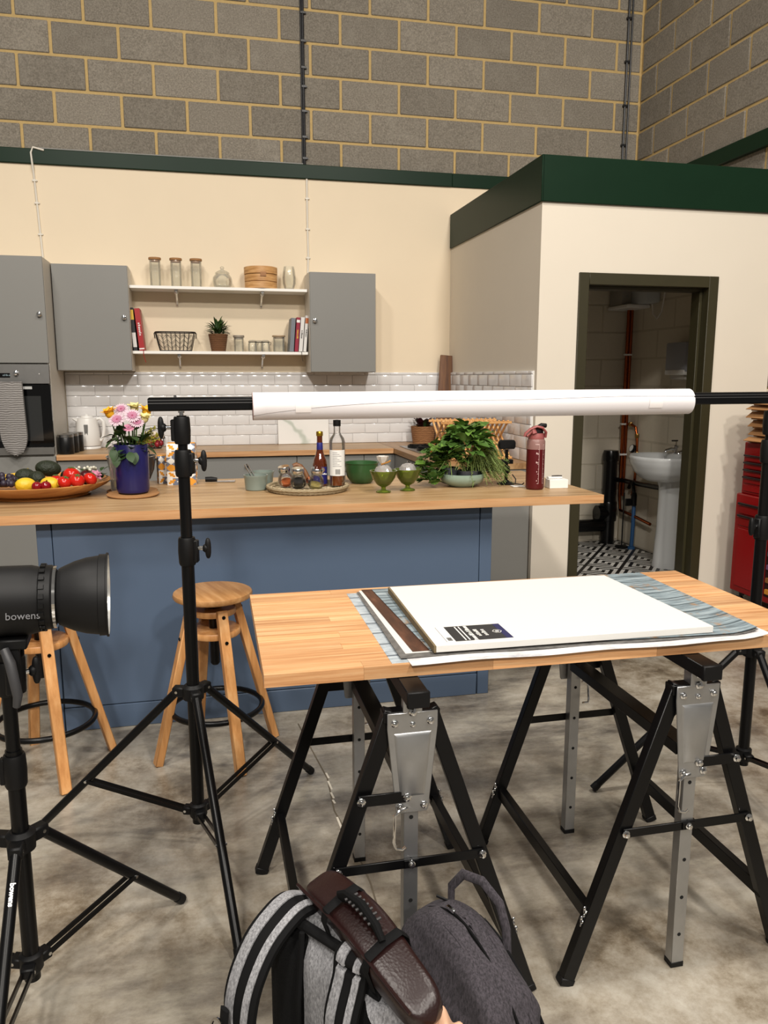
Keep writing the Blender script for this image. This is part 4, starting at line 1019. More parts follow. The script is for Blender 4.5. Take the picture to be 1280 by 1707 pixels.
# ================================================================ TOILET CUBICLE
cer = plain('white_ceramic', 'd6d8d8', .12, var=.01)
t = thing('wash_basin', 'white ceramic pedestal basin on the cubicle wall', 'basin', (3.555, 5.24, 0))
def basin(u_, v_):
    a = u_ * 2 * math.pi
    prof = [(.12, .672), (.16, .69), (.205, .735), (.235, .80), (.243, .845), (.236, .858), (.222, .85), (.20, .80), (.15, .755), (.03, .745)]
    i = v_ * (len(prof) - 1); k = min(int(i), len(prof) - 2); f = i - k
    r_ = prof[k][0] * (1 - f) + prof[k + 1][0] * f; z = prof[k][1] * (1 - f) + prof[k + 1][1] * f
    x = -.222 + r_ * 1.0 * math.cos(a); y = r_ * 1.12 * math.sin(a)
    return (min(x, -.004), y, z)
MB().grid(48, 28, basin, closeu=True).build('bowl', cer, t, sharp=60)
B(-.1, -.003, -.235, .235, .79, .862).build('tap_ledge', cer, t, bevel=.015, seg=3)
MB().lathe([(.105, 0), (.108, .01), (.1, .06), (.088, .3), (.084, .55), (.088, .62), (.105, .672)], 32, (-.15, 0, 0)).build('pedestal', cer, t)
def tap(y, lbl):
    k = thing('basin_tap', lbl, 'tap', (3.485, 5.24 + y, .862), 0, 'chrome taps on the basin')
    MB().lathe([(.022, 0), (.022, .006), (.014, .012), (.013, .04), (.02, .046), (.02, .06), (.012, .066), (0, .068)], 16).build('body', chrome, k)
    MB().tube([(0, 0, .03), (-.04, 0, .038), (-.085, 0, .026), (-.092, 0, .012)], [.012, .011, .010, .009], 10).build('spout', chrome, k)
    MB().cyl((0, 0, .066), (0, 0, .095), .006, 8).build('stem', chrome, k); MB().box(-.04, .012, -.006, .006, .092, .103).build('lever', plain('lever_dark', '2a2523', .35), k, bevel=.002)
tap(.085, 'chrome tap at the soil pipe end of the basin'); tap(-.085, 'chrome tap at the doorway end of the basin')
t = thing('soap_dispenser', 'dark soap pump bottle on the basin ledge', 'soap dispenser', (3.51, 5.08, .8622))
MB().lathe([(0, 0), (.028, 0), (.03, .006), (.03, .09), (.02, .105), (.01, .11), (0, .11)], 20).build('bottle', plain('dark_glass', '14181c', .12), t)
MB().tube([(0, 0, .108), (0, 0, .14), (-.03, 0, .142)], .005, 8).build('pump', blackpl, t)
# soil pipe
pvc = plain('black_pvc', '0a0a0b', .25, spec=.4)
t = thing('soil_pipe', 'thick black soil pipe standing in the cubicle corner', 'pipe', (3.39, 6.13, .006))
MB().lathe([(.058, 0), (.058, .78)], 24).build('pipe', pvc, t)
MB().lathe([(.068, .20), (.07, .205), (.07, .36), (.066, .37)], 24).build('socket', pvc, t)
MB().lathe([(.067, .72), (.069, .725), (.069, .775), (.06, .81), (0, .815)], 24).build('cap', pvc, t)
MB().cyl((-.05, 0, .16), (-1.25, .0, .16), .055, 20).build('branch_pipe', pvc, t)
MB().lathe([(.066, -.05), (.066, .05)], 20, (-.06, 0, .27), rotv('Y', R(90))).build('inlet_socket', pvc, t)
t = thing('waste_pipe', 'black basin waste pipe running to the soil pipe', 'pipe', (3.47, 6.13, .56))
MB().tube([(-.01, 0, 0), (.02, -.05, 0), (.03, -.3, 0), (.03, -.62, .01)], .021, 12).build('pipe', pvc, t)
cop = plain('copper', 'a4552c', .25, 1, var=.12)
t = thing('copper_pipes', 'pair of copper pipes rising to the water heater', 'pipe', (3.515, 6.12, .42))
MB().tube([(0, 0, 0), (0, 0, 1.6)], .0135, 12).build('pipe', cop, t)
MB().tube([(-.03, 0, 1.6), (-.032, 0, .0), (-.03, -.02, -.12), (-.03, -.3, -.14), (-.03, -.5, -.16)], .0135, 12).build('pipe', cop, t)
for z in (.36, .62, 1.2): MB().box(-.05, .015, -.014, .02, z - .008, z + .008).build('pipe_clip', whitepl, t, bevel=.002)
MB().tube([(.0, -.01, .62), (.012, -.06, .62), (.015, -.13, .60), (.015, -.16, .5), (.015, -.165, .30), (.015, -.15, .1), (.015, -.12, .02)], .011, 12).build('branch', cop, t)
brass = plain('brass', '9c7a44', .3, 1)
for p in ((.012, -.05, .62), (.015, -.155, .53), (.015, -.165, .38), (.015, -.165, .24)): MB().lathe([(.016, -.018), (.018, -.012), (.018, .012), (.016, .018)], 8, p).build('fitting', brass, t)
g = MB().lathe([(.034, 0), (.034, .022), (.03, .026), (.03, .023), (0, .023)], 24, (-.012, -.16, .42), rotv('Y', R(-70))).build('pressure_gauge', blackpl, t)
MB().lathe([(0, .0235), (.028, .0235), (.028, .0242), (0, .0245)], 24, (-.012, -.16, .42), rotv('Y', R(-70))).build('dial', whitepl, g)
t = thing('supply_pipe', 'blue water supply pipe with a black tap rising from the cubicle floor', 'pipe', (3.47, 5.86, .006))
MB().tube([(0, 0, 0), (.005, 0, .2), (.01, .01, .4), (.012, .02, .42)], .016, 12).build('pipe', plain('blue_pipe', '26507d', .45), t)
MB().lathe([(.024, .37), (.024, .46), (.018, .48)], 14).build('coupling', blackpl, t)
MB().tube([(0, 0, .46), (-.01, .0, .52), (.0, .05, .56), (.02, .1, .54), (.03, .14, .5)], .015, 10).build('hose', pvc, t)
MB().box(-.075, -.03, -.01, .01, .37, .43).cyl((-.04, 0, .40), (0, 0, .40), .008, 8).build('stopcock_handle', blackpl, t, bevel=.002)
MB().lathe([(.03, 0), (.03, .02), (.018, .024)], 14).build('floor_collar', plain('blue_pipe', '26507d', .45), t)
t = thing('toilet_brush', 'thin black toilet brush on a round base beside the soil pipe', 'toilet brush', (3.42, 5.93, .0065))
MB().lathe([(0, 0), (.055, 0), (.055, .012), (.03, .018), (0, .018)], 24).build('base', blackpl, t); MB().cyl((0, 0, .015), (0, 0, .47), .006, 8).build('handle', blackpl, t)
t = thing('water_heater', 'white boxed water heater high in the cubicle corner', 'water heater', (3.45, 6.0, 1.985))
B(-.02, .1, -.24, .0, .03, .33).build('casing', plain('heater_white', 'b9bec2', .35), t, bevel=.012, seg=2)
B(-.1, .095, .0, .21, .03, .33).build('rear_box', plain('heater_grey', '8f8b84', .45), t, bevel=.01, seg=2)
B(-.11, .1, -.1, .215, .0, .029).build('pipe_cover', whitepl, t, bevel=.006)
MB().lathe([(.006, 0), (.006, .006), (.0, .007)], 10, (-.06, 0, .1), rotv('X', R(90))).build('control_screw', chrome, t)
MB().tube([(.03, -.24, .02), (.03, -.26, -.06), (.04, -.30, -.10), (.06, -.33, -.05), (.08, -.33, .1), (.09, -.33, .36)], .005, 8).build('lead', whitepl, t)
t = thing('towel_dispenser', 'pale plastic paper towel dispenser on the cubicle wall above the basin', 'dispenser', (3.553, 5.36, 1.47))
B(-.1, 0, -.13, .13, 0, .22).build('case', plain('dispenser_grey', '9a9ca4', .35), t, bevel=.012, seg=2)
B(-.104, -.0, -.125, .125, -.02, .02).build('tray', whitepl, t, bevel=.006)
MB().prism([(-.08, 0), (-.02, 0), (-.02, -.06), (-.075, -.05)], -.09, .09, 'y').build('towel', plain('paper_towel', 'b9b5ae', .8), t)
# ================================================================ ON THE ISLAND
ZI = .9153
# ---- wooden platter with fruit
plw = wood('platter_wood', '8d5a2c', 'b3793f', 'cb9558', .4, (4, 20, 20), 1.0)
px0, py0 = -.735, 3.72
t = thing('fruit_platter', 'wide turned wooden platter piled with fruit on the island', 'platter', (px0, py0, ZI))
MB().lathe([(0, .008), (.19, .008), (.25, .022), (.296, .046), (.309, .057), (.312, .063), (.306, .065), (.292, .056), (.24, .036), (.18, .024), (0, .02)], 64).build('dish', plw, t)
MB().lathe([(0, 0), (.215, 0), (.222, .004), (.215, .012), (0, .012)], 56).build('foot', plw, t)
tomato = plain('tomato_red', 'b81d12', .22, var=.12, nscale=10); calyx = plain('calyx_green', '3e5a22', .6)
rnd = random.Random(11)
def ball_thing(name, label, cat, p, r, mat, group, sz=(1, 1, 1), rot=(0, 0, 0), stem=None, n=18):
    t = thing(name, label, cat, (p[0], p[1], p[2]), 0, group, rot=rot)
    MB().ball((0, 0, 0), (r * sz[0], r * sz[1], r * sz[2]), n, 12).build('flesh', mat, t)
    if stem == 'calyx':
        cm = MB()
        for k in range(5): a = k * 1.257; cm.tube([(0, 0, r * sz[2]), (r * .3 * math.cos(a), r * .3 * math.sin(a), r * sz[2] * .98), (r * .5 * math.cos(a), r * .5 * math.sin(a), r * sz[2] * .9)], [.003, .003, .001], 5)
        cm.build('calyx', calyx, t)
    elif stem: MB().cyl((0, 0, r * sz[2] * .96), (.002, 0, r * sz[2] + .006), .003, 6).build('stem', stem, t)
    return t
TG = 'tomatoes on the platter'
for k, (x, y, z, r, l) in enumerate(((-.567, 3.575, 1.018, .034, 'largest red tomato on top of the tomato heap'), (-.640, 3.625, .988, .027, 'red tomato beside the avocados'), (-.598, 3.568, .985, .028, 'red tomato under the largest one, avocado side'), (-.585, 3.50, .996, .027, 'red tomato at the platter rim between cherries and lemon'),
        (-.537, 3.515, 1.0, .03, 'red tomato at the platter rim below the largest one'), (-.49, 3.56, 1.0, .028, 'red tomato at the rim nearest the blue vase'), (-.56, 3.64, .985, .03, 'red tomato half hidden behind the largest one'))):
    ball_thing('tomato', l, 'tomato', (x, y, z), r, tomato, TG, (1.05, 1.05, .9), (rnd.uniform(-.5, .5), rnd.uniform(-.5, .5), rnd.uniform(0, 6)), 'calyx')
ball_thing('plum', 'dark red plum behind the tomatoes', 'plum', (-.515, 3.625, 1.0), .032, plain('plum_dark', '3f0d12', .3), None, (1, 1.1, 1), (.4, .2, 0), brass)
avo = plain('avocado_skin', '1d2413', .55, var=.5, nscale=90, bmp=.6)
for k, (x, y, z, r, sz, rz, l) in enumerate(((-.772, 3.675, 1.005, .036, (1.25, .95, .95), .5, 'round dark avocado next to the bananas'), (-.712, 3.60, 1.004, .033, (1.15, .95, .95), -.6, 'green avocado at the front of the avocado heap'), (-.683, 3.705, 1.034, .04, (1.35, .95, .9), .2, 'long dark avocado lying across the top of the heap'), (-.600, 3.745, .992, .033, (1.3, .95, .9), -.1, 'dark avocado behind the tomatoes'))):
    ball_thing('avocado', l, 'avocado', (x, y, z), r, avo, 'avocados on the platter', sz, (0, .15, rz))
lem = plain('lemon_yellow', 'd9b32a', .4, var=.08, nscale=60, bmp=.3)
for x, y, z, rz, l in ((-.745, 3.53, .985, .3, 'yellow lemon between the grapes and the cherries'), (-.650, 3.535, .985, -.4, 'yellow lemon half covered by the cherries')):
    t = thing('lemon', l, 'lemon', (x, y, z), rz, 'lemons on the platter')
    MB().ball((0, 0, 0), (.042, .031, .031), 18, 12, rot=None).ball((.04, 0, 0), (.009, .008, .008), 8, 6).build('peel', lem, t)
cher = plain('cherry_red', '7d0512', .12, coat=.4)
for x, y, z, l in ((-.690, 3.478, .984, 'dark red cherry beside the first lemon'), (-.655, 3.478, .985, 'dark red cherry in front of the second lemon')):
    ball_thing('cherry', l, 'cherry', (x, y, z), .0215, cher, 'cherries on the platter', (1, 1, .95), (.3, .2, 0), brass)
ban = plain('banana_yellow', 'd2a62f', .45, var=.15, nscale=15)
for k, (dy, dz, l) in enumerate(((0, 0, 'ripe yellow banana at the front of its pair'), (.045, .012, 'ripe yellow banana behind the other one'))):
    t = thing('banana', l, 'banana', (-.875, 3.70 + dy, .985 + dz), R(8), 'bananas on the platter')
    MB().tube([(-.085, .0, .02), (-.05, -.012, 0), (0, -.018, -.008), (.05, -.012, 0), (.08, .0, .018)], [.010, .018, .02, .018, .010], 8).build('peel', ban, t)
    MB().cyl((.08, 0, .018), (.1, .01, .03), .006, 6).build('stalk', plain('banana_stalk', '7a6a2a', .6), t)
t = thing('grape_bunch', 'bunch of dusty black grapes on the rim of the platter', 'grapes', (-.845, 3.535, .98))
gm = plain('grape_black', '2a2230', .45, var=.3, nscale=30); GR = MB().ball((0, 0, 0), (.0125, .0125, .0135), 12, 8).mesh('grape', gm)
for k in range(58):
    a = rnd.uniform(0, 6.28); q = rnd.random() ** .6; x = math.cos(a) * q * .115; y = math.sin(a) * q * .055
    link('grape', GR, t, (x, y, .008 + rnd.random() * .045 * (1 - q * .6)), None, (rnd.uniform(.9, 1.15),) * 3)
MB().tube([(-.1, .02, .03), (-.04, .01, .04), (.04, 0, .035), (.1, 0, .02)], .0025, 6).build('stalk', calyx, t)
# cut flowers lying on the platter
pink = plain('petal_pink', 'd48aa5', .6, var=.15); white_p = plain('petal_white', 'd9d6c4', .6, var=.08)
def petal_mesh(l, w_, mat, cup=.4, name='petal'):
    return leaf_mesh(name, l, w_, mat, cup, .35, 4)
def bloom(t, c, mat, r, n=14, up=(0, 0, 1), name='petal', tight=1.0):
    pm = petal_mesh(r * 1.25, r * .95, mat, .5); q = aim(up).to_4x4()
    b = bpy.data.objects.new('bloom', MB().ball((0, 0, 0), (r * .55, r * .55, r * .7), 10, 7).mesh('bloom', mat)); col.objects.link(b); b.parent = t; b.matrix_local = Matrix.Translation(Vector(c)) @ q
    for k in range(n):
        a = k * 2.4; ly = k / n; e = R(86 - 56 * ly * tight)
        o = link(name, pm, b, (math.cos(a) * r * .18, math.sin(a) * r * .18, -r * .55), (e, 0, a - math.pi / 2)); o.rotation_euler = (e, 0, a - math.pi / 2)
    return b
t = thing('pink_rose', 'pink rose head with leaves lying on the platter rim', 'flower', (-.485, 3.70, 1.0))
bloom(t, (0, 0, 0), pink, .024, 12, (.3, -.5, .8))
LFS = leaf_mesh('leaf', .035, .02, leafg, .2, .2)
for k in range(7): link('leaf', LFS, t, (.01 + k * .004, .01, -.015), (.5 + k * .1, 0, -1.2 + k * .5))
MB().tube([(0, 0, -.01), (-.04, .01, -.02), (-.09, .03, -.025)], .002, 6).build('stem', calyx, t)
t = thing('flower_sprig', 'sprig of tiny white flowers and leaves behind the tomatoes', 'flower', (-.545, 3.83, .995))
sm = MB()
for k in range(16): sm.ball((rnd.uniform(-.05, .05), rnd.uniform(-.03, .03), rnd.uniform(.005, .03)), .007, 7, 5)
sm.build('blossom', white_p, t)
for k in range(22): link('leaf', LFS, t, (rnd.uniform(-.06, .09), rnd.uniform(-.05, .03), rnd.uniform(-.03, .01)), (rnd.uniform(.1, 1.0), 0, rnd.uniform(0, 6.28)))

# ---- vase of flowers on cork mats
for x, y, z, l in ((-.335, 3.74, 0, 'round cork mat half hidden behind the front mat'), (-.320, 3.60, 0, 'round cork mat directly under the blue vase')):
    zz = ZI if y > 3.7 else ZI + .0085
    o = tag(MB().lathe([(0, 0), (.108, 0), (.112, .003), (.112, .006), (.108, .008), (0, .008)], 40).build('cork_mat', cork), l, 'mat', 'cork mats on the island'); o.location = (x, y, zz)
    if y < 3.7: o.rotation_euler = (R(2.2), 0, 0); o.location.z = ZI + .0048
ZV = ZI + .0135
vx, vy = -.318, 3.60
t = thing('blue_vase', 'deep blue cylindrical vase holding mixed flowers', 'vase', (vx, vy, ZV))
bl = plain('cobalt_glaze', '1d1c52', .28, var=.06)
MB().lathe([(0, 0), (.056, 0), (.066, .006), (.07, .02), (.073, .212), (.071, .216), (.067, .212), (.063, .02), (0, .016)], 40).build('body', bl, t)
t = thing('glass_vase', 'slim clear glass vase tucked behind the blue vase', 'vase', (-.385, 3.705, ZI + .0082))
MB().lathe([(0, 0), (.036, 0), (.04, .006), (.042, .2), (.039, .2), (.037, .012), (0, .01)], 28).build('glass', tglass, t)
MB().lathe([(0, .012), (.036, .012), (.037, .05), (0, .051)], 20).build('water', thin_glass('pale_water', 'c9c48d', .02, 1, .1), t)
yrose = plain('petal_yellow', 'e2a91c', .55, var=.12); crose = plain('petal_cream', 'ded393', .55, var=.1); pk2 = plain('petal_palepink', 'cbb0bb', .6, var=.25); pkm = plain('petal_midpink', 'b0708b', .6, var=.25); pkc = plain('petal_rosecentre', '8e3556', .6, var=.2)
def stem_to(t, p, r=.003):
    d = Vector(p); base = Vector((rnd.uniform(-.04, .04), rnd.uniform(-.04, .04), -.16 - (d.z - .16) * 0)) 
    b0 = Vector((d.x * .25, d.y * .25, .02))
    MB().tube([b0, b0.lerp(d, .5) + Vector((0, 0, .02)), d], r, 6).build('stem', calyx, t)
ROSEL = leaf_mesh('leaf', .06, .038, leafg, .15, .15)
def flower(kind, label, p, mat, r, up):
    t = thing('rose' if kind == 'rose' else 'gerbera', label, 'flower', (vx, vy, ZV + .012), 0, 'cut flowers in the blue vase')
    d = Vector(p) - Vector((vx, vy, ZV + .012)); stem_to(t, d)
    if kind == 'rose':
        bloom(t, d, mat, r, 12, up, tight=.55)
        for k in range(3): link('leaf', ROSEL, t, d * (.75 - .1 * k), (rnd.uniform(.1, .7), 0, rnd.uniform(0, 6.28)), (.8,) * 3)
    else:
        q = aim(up).to_4x4(); h = link('flower_head', MB().lathe([(0, .006), (r * .25, .004), (r * .3, 0), (0, -.006)], 14).mesh('flower_head', pkc), t); h.matrix_local = Matrix.Translation(d) @ q
        pm = leaf_mesh('petal', r, r * .3, mat, .12, .2, 4); pi_ = leaf_mesh('petal', r * .62, r * .22, pkm, .3, .2, 3)
        for k in range(22): link('petal', pm, h, (0, 0, -.001 * (k % 2)), (R(6 + 6 * (k % 2)), 0, k * 6.2832 / 22))
        for k in range(14): link('petal', pi_, h, (0, 0, .002), (R(22), 0, k * 6.2832 / 14 + .1))
flower('rose', 'yellow rose leaning out of the vase beside the kettle', (-.398, 3.58, 1.28), yrose, .036, (-.3, -.2, .9))
flower('rose', 'yellow rose above the cream roses', (-.246, 3.61, 1.285), yrose, .035, (.2, -.2, .9))
flower('rose', 'cream rose at the top centre of the bouquet', (-.298, 3.63, 1.3), crose, .033, (0, -.2, .95))
flower('rose', 'cream rose bud below the yellow one', (-.252, 3.565, 1.258), crose, .031, (.1, -.25, .95))
flower('gerbera', 'pale pink daisy flower highest in the bouquet', (-.352, 3.61, 1.294), pk2, .033, (-.1, -.8, .75))
flower('gerbera', 'pale pink daisy flower on the outer kettle side', (-.365, 3.555, 1.252), pk2, .037, (-.2, -.85, .7))
flower('gerbera', 'pale pink daisy flower in the middle of the bouquet', (-.302, 3.55, 1.268), pk2, .037, (.05, -.85, .7))
flower('gerbera', 'pale pink daisy flower facing down beside the cream bud', (-.284, 3.54, 1.24), pk2, .033, (.1, -.7, .8))
flower('gerbera', 'small pink daisy flower lowest over the vase rim', (-.318, 3.53, 1.218), pink, .026, (0, -.6, .8))
t = thing('foliage', 'dark leafy rose foliage spilling over the vase rim', 'foliage', (vx, vy, ZV + .2))
for k in range(52):
    a = rnd.uniform(0, 6.28); r_ = rnd.uniform(.03, .085); z = rnd.uniform(-.02, .075)
    link('leaf', ROSEL if k % 3 else LFS, t, (r_ * math.cos(a), r_ * math.sin(a), z), (rnd.uniform(-.9, .8), rnd.uniform(-.4, .4), a - math.pi / 2 + rnd.uniform(-.6, .6)), (rnd.uniform(.7, 1.1),) * 3)
for x, z in ((-.085, -.005), (-.075, -.03), (.02, -.02)): link('leaf', ROSEL, t, (x * .8, -.066, z + .01), (-1.2, 0, math.pi + rnd.uniform(-.3, .3) ), (1,) * 3)
MB().tube([(-.02, .01, 0), (-.05, .03, .11), (-.055, .03, .155)], [.004, .005, .001], 6).build('stem', calyx, t)
t = thing('goldenrod', 'spray of yellow green goldenrod on the shelf side of the bouquet', 'flower', (vx, vy, ZV + .2))
gd = plain('goldenrod_yellow', '9a9235', .7, var=.3, nscale=50)
for k in range(7):
    e = Vector((.07 + .012 * k, .02 * math.sin(k), .035 + .018 * (k % 4))); g = MB(); g.tube([(.02, 0, 0), e * .6, e], .0018, 5)
    for j in range(12): f = .5 + .5 * j / 12; p = e * f + Vector((rnd.uniform(-.01, .01), rnd.uniform(-.01, .01), rnd.uniform(-.008, .012))); g.ball(p, (.0035, .0035, .007), 5, 4, rot=rotv('X', rnd.uniform(-1, 1)))
    g.build('spray', gd, t)
# ---- mixing bowl, flour bags, cleaver
t = thing('mixing_bowl', 'dark steel mixing bowl behind the blue vase', 'bowl', (-.352, 3.965, ZI))
MB().lathe([(0, 0), (.055, 0), (.062, .004), (.085, .03), (.104, .075), (.113, .135), (.117, .14), (.116, .143), (.109, .138), (.1, .075), (.08, .035), (0, .012)], 40).build('bowl', plain('dark_steel', '55565a', .35, .7), t)
MB().tube([(.1155 * math.cos(k * .1571), .1155 * math.sin(k * .1571), .142) for k in range(40)], .0022, 6, closed=True).build('rim', chrome, t)
org = plain('bag_orange', 'd9922c', .7, var=.08); whp = plain('bag_white', 'e4e0d8', .7, var=.03); slt = plain('bag_slate', '6a7284', .7, var=.05)
def flour_bag(label, x, y, rz, wd, dp, h, cells):
    t = thing('flour_bag', label, 'flour bag', (x, y, ZI), rz, 'patterned paper flour bags')
    mb = MB(); nu, nv = cells[0] * 7, cells[1] * 7
    def shape(u_, v_):
        a = u_ * 4; s = int(a) % 4; f = a - int(a); cs = [(-1, -1), (1, -1), (1, 1), (-1, 1)]
        p0, p1 = cs[s], cs[(s + 1) % 4]; x_ = p0[0] * (1 - f) + p1[0] * f; y_ = p0[1] * (1 - f) + p1[1] * f
        top = 1 - .55 * max(0, (v_ - .86) / .14) ** 1.3
        bul = 1 + .06 * math.sin(math.pi * v_) * math.cos((f - .5) * math.pi) + .01 * math.sin(u_ * 40 + v_ * 13)
        return (x_ * wd / 2 * (bul if abs(y_) < 1.01 else 1), y_ * dp / 2 * top * bul, h * v_)
    for i in range(nu * 4):
        for j in range(nv):
            u0, u1, v0, v1 = i / (nu * 4), (i + 1) / (nu * 4), j / nv, (j + 1) / nv
            cx_, cy_ = int(i / 7), int(j / 7); fx, fy = (i % 7 - 3) / 3.4, (j % 7 - 3) / 3.4
            k = (cx_ * 3 + cy_ * 5) % 4
            if k in (1,): fx = -fx
            inside = (fx + 1) ** 2 + (fy - 1) ** 2 < 3.4 and (fx - 1) ** 2 + (fy + 1) ** 2 < 3.4
            if k == 3: mi = 2 if abs(fx) + abs(fy) > 1.15 else 1
            elif k == 2: mi = 0 if fx * fx + fy * fy < 1.0 else 2
            else: mi = 0 if inside else (1 if (cx_ + cy_) % 2 else 2 if k == 0 and fx > 0 else 1)
            mb.cur = mi; mb.add([shape(u0, v0), shape(u1, v0), shape(u1, v1), shape(u0, v1)], [(0, 1, 2, 3)])
    mb.build('paper_bag', [org, whp, slt], t, sharp=60)
    MB().box(-wd / 2 * .97, wd / 2 * .97, -dp * .12, dp * .12, h - .012, h + .004).build('folded_top', org, t, bevel=.003)
    if wd > .1:
        lab = B(.0, .042, -dp / 2 * 1.075 - .002, -dp / 2 * 1.06, .075, .14).build('label', whp, t)
        for k, s_ in enumerate(('xxxxx', 'xxxxx', 'xxx')): print_marks('label_text', len(s_), .011, dark_ink, lab, (.021, -dp / 2 * 1.075 - .0024, .125 - k * .018), (R(90), 0, 0), .0002)
flour_bag('tall orange and white patterned flour bag beside the light stand', -.115, 3.955, R(-6), .135, .08, .2, (3, 6))
flour_bag('small orange and white patterned bag beside the tall one', -.205, 4.01, R(14), .06, .05, .135, (2, 4))
t = thing('cleaver', 'kitchen knife with a broad blade and black handle lying at the back of the island', 'knife', (.062, 3.99, ZI + .002), R(-6))
MB().prism([(-.015, -.02), (.075, -.026), (.078, .02), (-.015, .016)], 0, .003, 'z').build('blade', plain('knife_steel', 'b9babb', .2, 1, var=0), t)
MB().tube([(-.012, 0, .01), (-.04, .002, .012), (-.07, 0, .012)], [.010, .013, .012], 10, flat=.9).build('handle', blackpl, t)
# ---- measuring pots with spoons
pot = plain('celadon_glaze', '7c877f', .3, var=.06)
for x, y, l in ((.222, 3.665, 'grey green stoneware pot at the front holding thin steel spoons'), (.262, 3.80, 'grey green stoneware pot behind the other one')):
    t = thing('stoneware_pot', l, 'pot', (x, y, ZI), 0, 'grey green stoneware pots')
    MB().lathe([(0, 0), (.045, 0), (.049, .004), (.053, .06), (.056, .066), (.056, .071), (.052, .071), (.047, .01), (0, .008)], 32).build('bowl', pot, t)
for dx, dy, l in ((0, 0, 'thin steel spoon leaning in the front stoneware pot'), (.014, .012, 'second thin steel spoon beside it in the stoneware pot')):
    t = thing('spoon', l, 'spoon', (.232 + dx, 3.665 + dy, ZI + .014), 0, 'steel spoons in the pot')
    MB().tube([(0, 0, 0), (-.03, .005, .05), (-.058, .01, .105)], [.0035, .003, .004], 8).build('handle', steel, t); MB().ball((.003, 0, .004), (.010, .008, .004), 10, 6).build('bowl', steel, t)
# ---- rope tray with spices and bottles
sglass = thin_glass('spice_glass', 'ffffff', .04, .7, 0)
tx, ty = .455, 3.60
rope = wicker_mat('rope_cream', '9d8763', 'd9c8a4', 90)
t = thing('rope_tray', 'round coiled rope tray with spice jars and bottles', 'tray', (tx, ty, ZI))
MB().lathe([(0, 0), (.17, 0), (.17, .008), (0, .008)], 40).build('base', rope, t)
for k, (r_, z) in enumerate(((.175, .010), (.182, .021))):
    MB().tube([((r_ + (.0015 if i % 2 else 0)) * math.cos(i * 6.2832 / 96), (r_ + (.0015 if i % 2 else 0)) * math.sin(i * 6.2832 / 96), z) for i in range(96)], [.0075 + (.0018 if i % 2 else 0) for i in range(96)], 7, closed=True).build('rope_coil', rope, t)
ZTr = ZI + .0085
for k, (x, y, lean, l, cmat, lev) in enumerate(((.362, 3.66, -.45, 'round spice jar filled with orange powder', plain('paprika', 'a5501f', .9, var=.2, nscale=90), .2), (.408, 3.565, -.1, 'round spice jar filled with black pepper', plain('pepper_black', '16130f', .8, var=.4, nscale=120), .75), (.486, 3.55, .25, 'round spice jar filled with pale herbs', plain('dried_herb', '8a7c44', .9, var=.4, nscale=120), .1))):
    t = thing('spice_jar', l, 'jar', (x, y, ZTr + .033), 0, 'tilted spice jars on the rope tray', rot=(R(9), lean * .4, 0))
    MB().lathe([(0, -.033), (.024, -.031), (.036, -.012), (.038, .006), (.032, .026), (.024, .034), (.023, .046), (.021, .046), (.022, .033), (.034, .006), (.033, -.012), (0, -.029)], 26).build('globe', sglass, t)
    MB().lathe([(.0, .044), (.027, .044), (.028, .047), (.028, .066), (.026, .069), (0, .069)], 26).build('lid', chrome, t)
    c = MB().ball((0, 0, -.002), (.033, .033, .029), 16, 10)
    c.v = [(x_, y_, min(z_, -.018 + lev * .05 + y_ * .35)) for x_, y_, z_ in c.v]; c.build('contents', cmat, t)
t = thing('wooden_scoop', 'dark wooden handled scoop lying among the spice jars', 'scoop', (.435, 3.70, ZTr + .012))
MB().tube([(-.035, 0, .082), (-.02, 0, .088), (.0, 0, .08), (.02, -.005, .055), (.035, -.01, .02)], [.011, .0125, .012, .011, .012], 10).build('handle', walnut, t)
MB().lathe([(.016, 0), (.018, .006), (.016, .02), (.006, .03)], 16, (.04, -.012, .004)).build('ferrule', cop, t)
amber = thin_glass('amber_glass', '8a3a0e', .03, 1.2, .1); liq = plain('amber_liquid', '8a4312', .1, var=0, coat=.5)
t = thing('amber_bottle', 'amber sauce bottle with a blue label and gold cap on the rope tray', 'bottle', (.524, 3.672, ZTr))
MB().lathe([(0, 0), (.031, 0), (.0335, .004), (.034, .10), (.03, .125), (.02, .15), (.0145, .175), (.013, .215), (.013, .238), (0, .238)], 28).build('glass', plain('amber_bottle_glass', '6b2a08', .06, var=0, coat=1, trans=.55), t)
MB().lathe([(.0343, .012), (.0346, .013), (.0346, .092), (.0343, .093)], 28).build('label', plain('label_navy', '23246b', .4), t)
MB().lathe([(.0150, .172), (.0152, .174), (.0142, .205), (.0138, .206)], 20).build('neck_label', plain('label_navy', '23246b', .4), t)
MB().lathe([(0, .237), (.0155, .237), (.016, .24), (.016, .255), (.014, .258), (0, .258)], 20).build('cap', plain('gold_cap', 'b3912c', .25, .9), t)
print_marks('label_text', 7, .011, white_ink, t, (0.004, -.0352, .06), (R(90), 0, 0), .0003)
MB().lathe([(.008, 0), (.011, 0), (.011, .0006), (.008, .0006)], 14, (.006, -.0352, .08), rotv('X', R(90)), closed=True).build('label_emblem', plain('emblem_gold', 'a8843a', .4, .5), t)
t = thing('clear_bottle', 'tall clear bottle with black cap, white label and a little amber liquid', 'bottle', (.60, 3.63, ZTr))
MB().lathe([(0, 0), (.034, 0), (.037, .004), (.0375, .21), (.033, .228), (.02, .245), (.016, .255), (.0155, .285), (.0135, .285), (.014, .255), (.031, .226), (.0345, .21), (.034, .008), (0, .006)], 28).build('glass', sglass, t)
MB().lathe([(0, .007), (.0335, .008), (.034, .055), (0, .056)], 24).build('liquid', liq, t)
